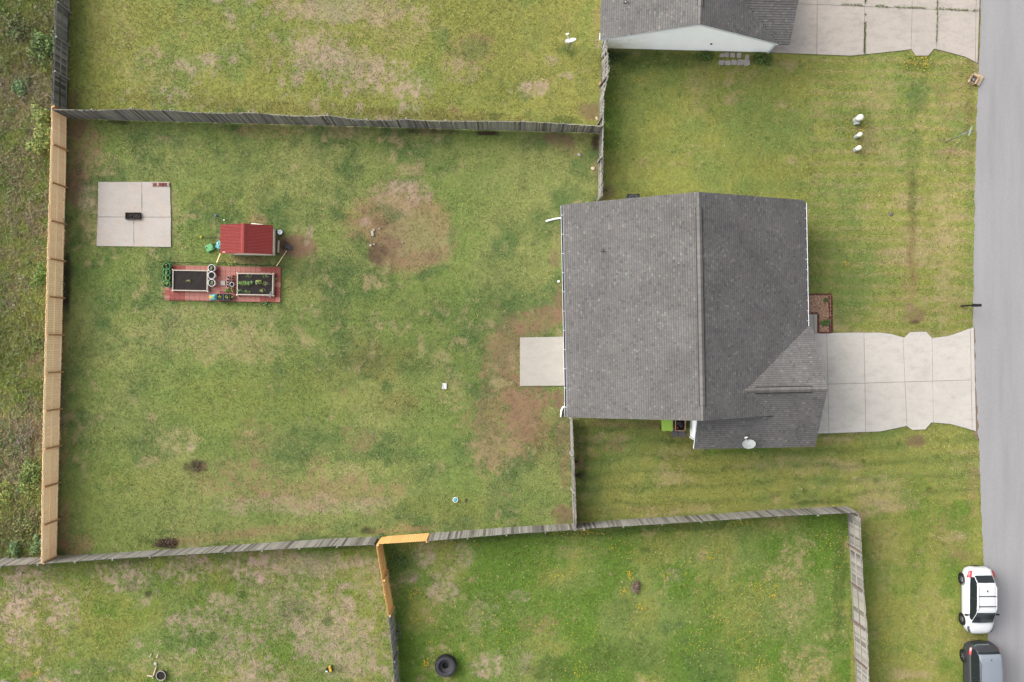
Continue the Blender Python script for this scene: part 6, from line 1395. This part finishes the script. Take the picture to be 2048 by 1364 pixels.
white = dict(cat='car', L=4.26, W=1.77, paint='carwhite', roofmat='carwhite', bz=.52, rw=.335, axles=(.86, 3.42), zmir=1.06,
    body=[(0, .40, .36, .62), (.03, .54, .32, .72), (.10, .68, .27, .82), (.22, .80, .24, .90), (.42, .905, .22, .97), (.8, .975, .22, 1.02), (1.2, 1, .22, 1.05), (2.2, 1, .22, 1.06), (3.3, 1, .22, 1.08), (3.7, .98, .24, 1.09), (3.98, .93, .28, 1.07), (4.12, .86, .34, 1.01), (4.21, .76, .38, .92), (4.26, .60, .42, .80)],
    cabin=[(.98, 1.03, .84, .80), (1.22, 1.20, .87, .76), (1.62, 1.53, .88, .69), (1.8, 1.585, .88, .69), (2.5, 1.61, .88, .68), (3.3, 1.58, .87, .66), (3.5, 1.53, .86, .64), (3.78, 1.25, .83, .66), (3.93, 1.06, .79, .66)], roof=(1.66, 3.42),
    head=(.14, .62, 2.9, 4.7), tail=(3.72, 4.14, 3.2, 5.4), bow=.20)
cx = 29.70; wc, pt, r0, r1, U = car('parked_car', 'white compact crossover parked half on the grass', (cx, -16.53, .0), math.radians(.4), white)
for s in (-1, 1):
    y0, y1 = U[r0]+.12-2.13, U[r1]-.08-2.13
    MB().tube([(s*.565, y0, 1.60), (s*.575, y0+.15, 1.665), (s*.575, y1-.15, 1.665), (s*.555, y1, 1.60)], .022, 8).build('roof_rail', M['carwhite'], wc, smooth=True)
for y in (-.06, .58): MB().box((0, y, 1.668), (1.12, .05, .035)).build('crossbar', M['black'], wc, bevel=.01)
MB().box((0, U[r1]-.40-2.13, 1.66), (.035, .10, .07)).build('antenna', M['black'], wc, bevel=.01)
van = dict(cat='van', L=4.95, W=1.96, paint='cardark', roofmat='carroof', bz=.56, rw=.35, axles=(.95, 4.0), zmir=1.10,
    body=[(0, .46, .34, .66), (.05, .66, .3, .78), (.22, .86, .24, .94), (.5, .95, .22, 1.02), (1.0, .99, .22, 1.08), (1.4, 1, .22, 1.1), (4.2, 1, .22, 1.1), (4.55, .97, .26, 1.1), (4.78, .90, .32, 1.06), (4.90, .80, .38, .95), (4.95, .68, .42, .84)],
    cabin=[(.75, 1.05, .86, .82), (1.2, 1.32, .90, .78), (1.75, 1.66, .92, .74), (2.0, 1.74, .92, .74), (3.2, 1.79, .92, .74), (4.25, 1.76, .91, .72), (4.45, 1.70, .90, .70), (4.66, 1.36, .87, .72), (4.78, 1.08, .84, .72)], roof=(1.8, 4.42),
    head=(.16, .75, 2.9, 4.7), tail=(4.36, 4.80, 3.3, 5.6), bow=.14)
x_, y_ = P(1930, 1310, .35)[:2]
vc, pt, r0, r1, U = car('parked_van', 'dark grey minivan with silver roof cut off by the lower edge', (P(1926, 1318, .3)[0]+.98, P(1950, 1287, .9)[1]-.02-4.95/2, 0), math.radians(1.5), van)
for s in (-1, 1): MB().tube([(s*.68, U[r0]+.3-2.475, 1.75), (s*.69, U[r0]+.5-2.475, 1.82), (s*.69, U[r1]-.45-2.475, 1.82), (s*.67, U[r1]-.3-2.475, 1.76)], .022, 8).build('roof_rail', M['slate'], vc, smooth=True)
MB().box((0, U[r1]-.18-2.475, 1.80), (.04, .10, .04)).build('antenna', M['black'], vc, bevel=.01)
MB().box((-.02, 2.475-.03, .93), (.75, .05, .05)).build('chrome_strip', M['galv'], vc)
MB().box((-.52, 2.40, .93), (.2, .03, .09), rz=.25).build('sticker', M['green_plastic'], vc)
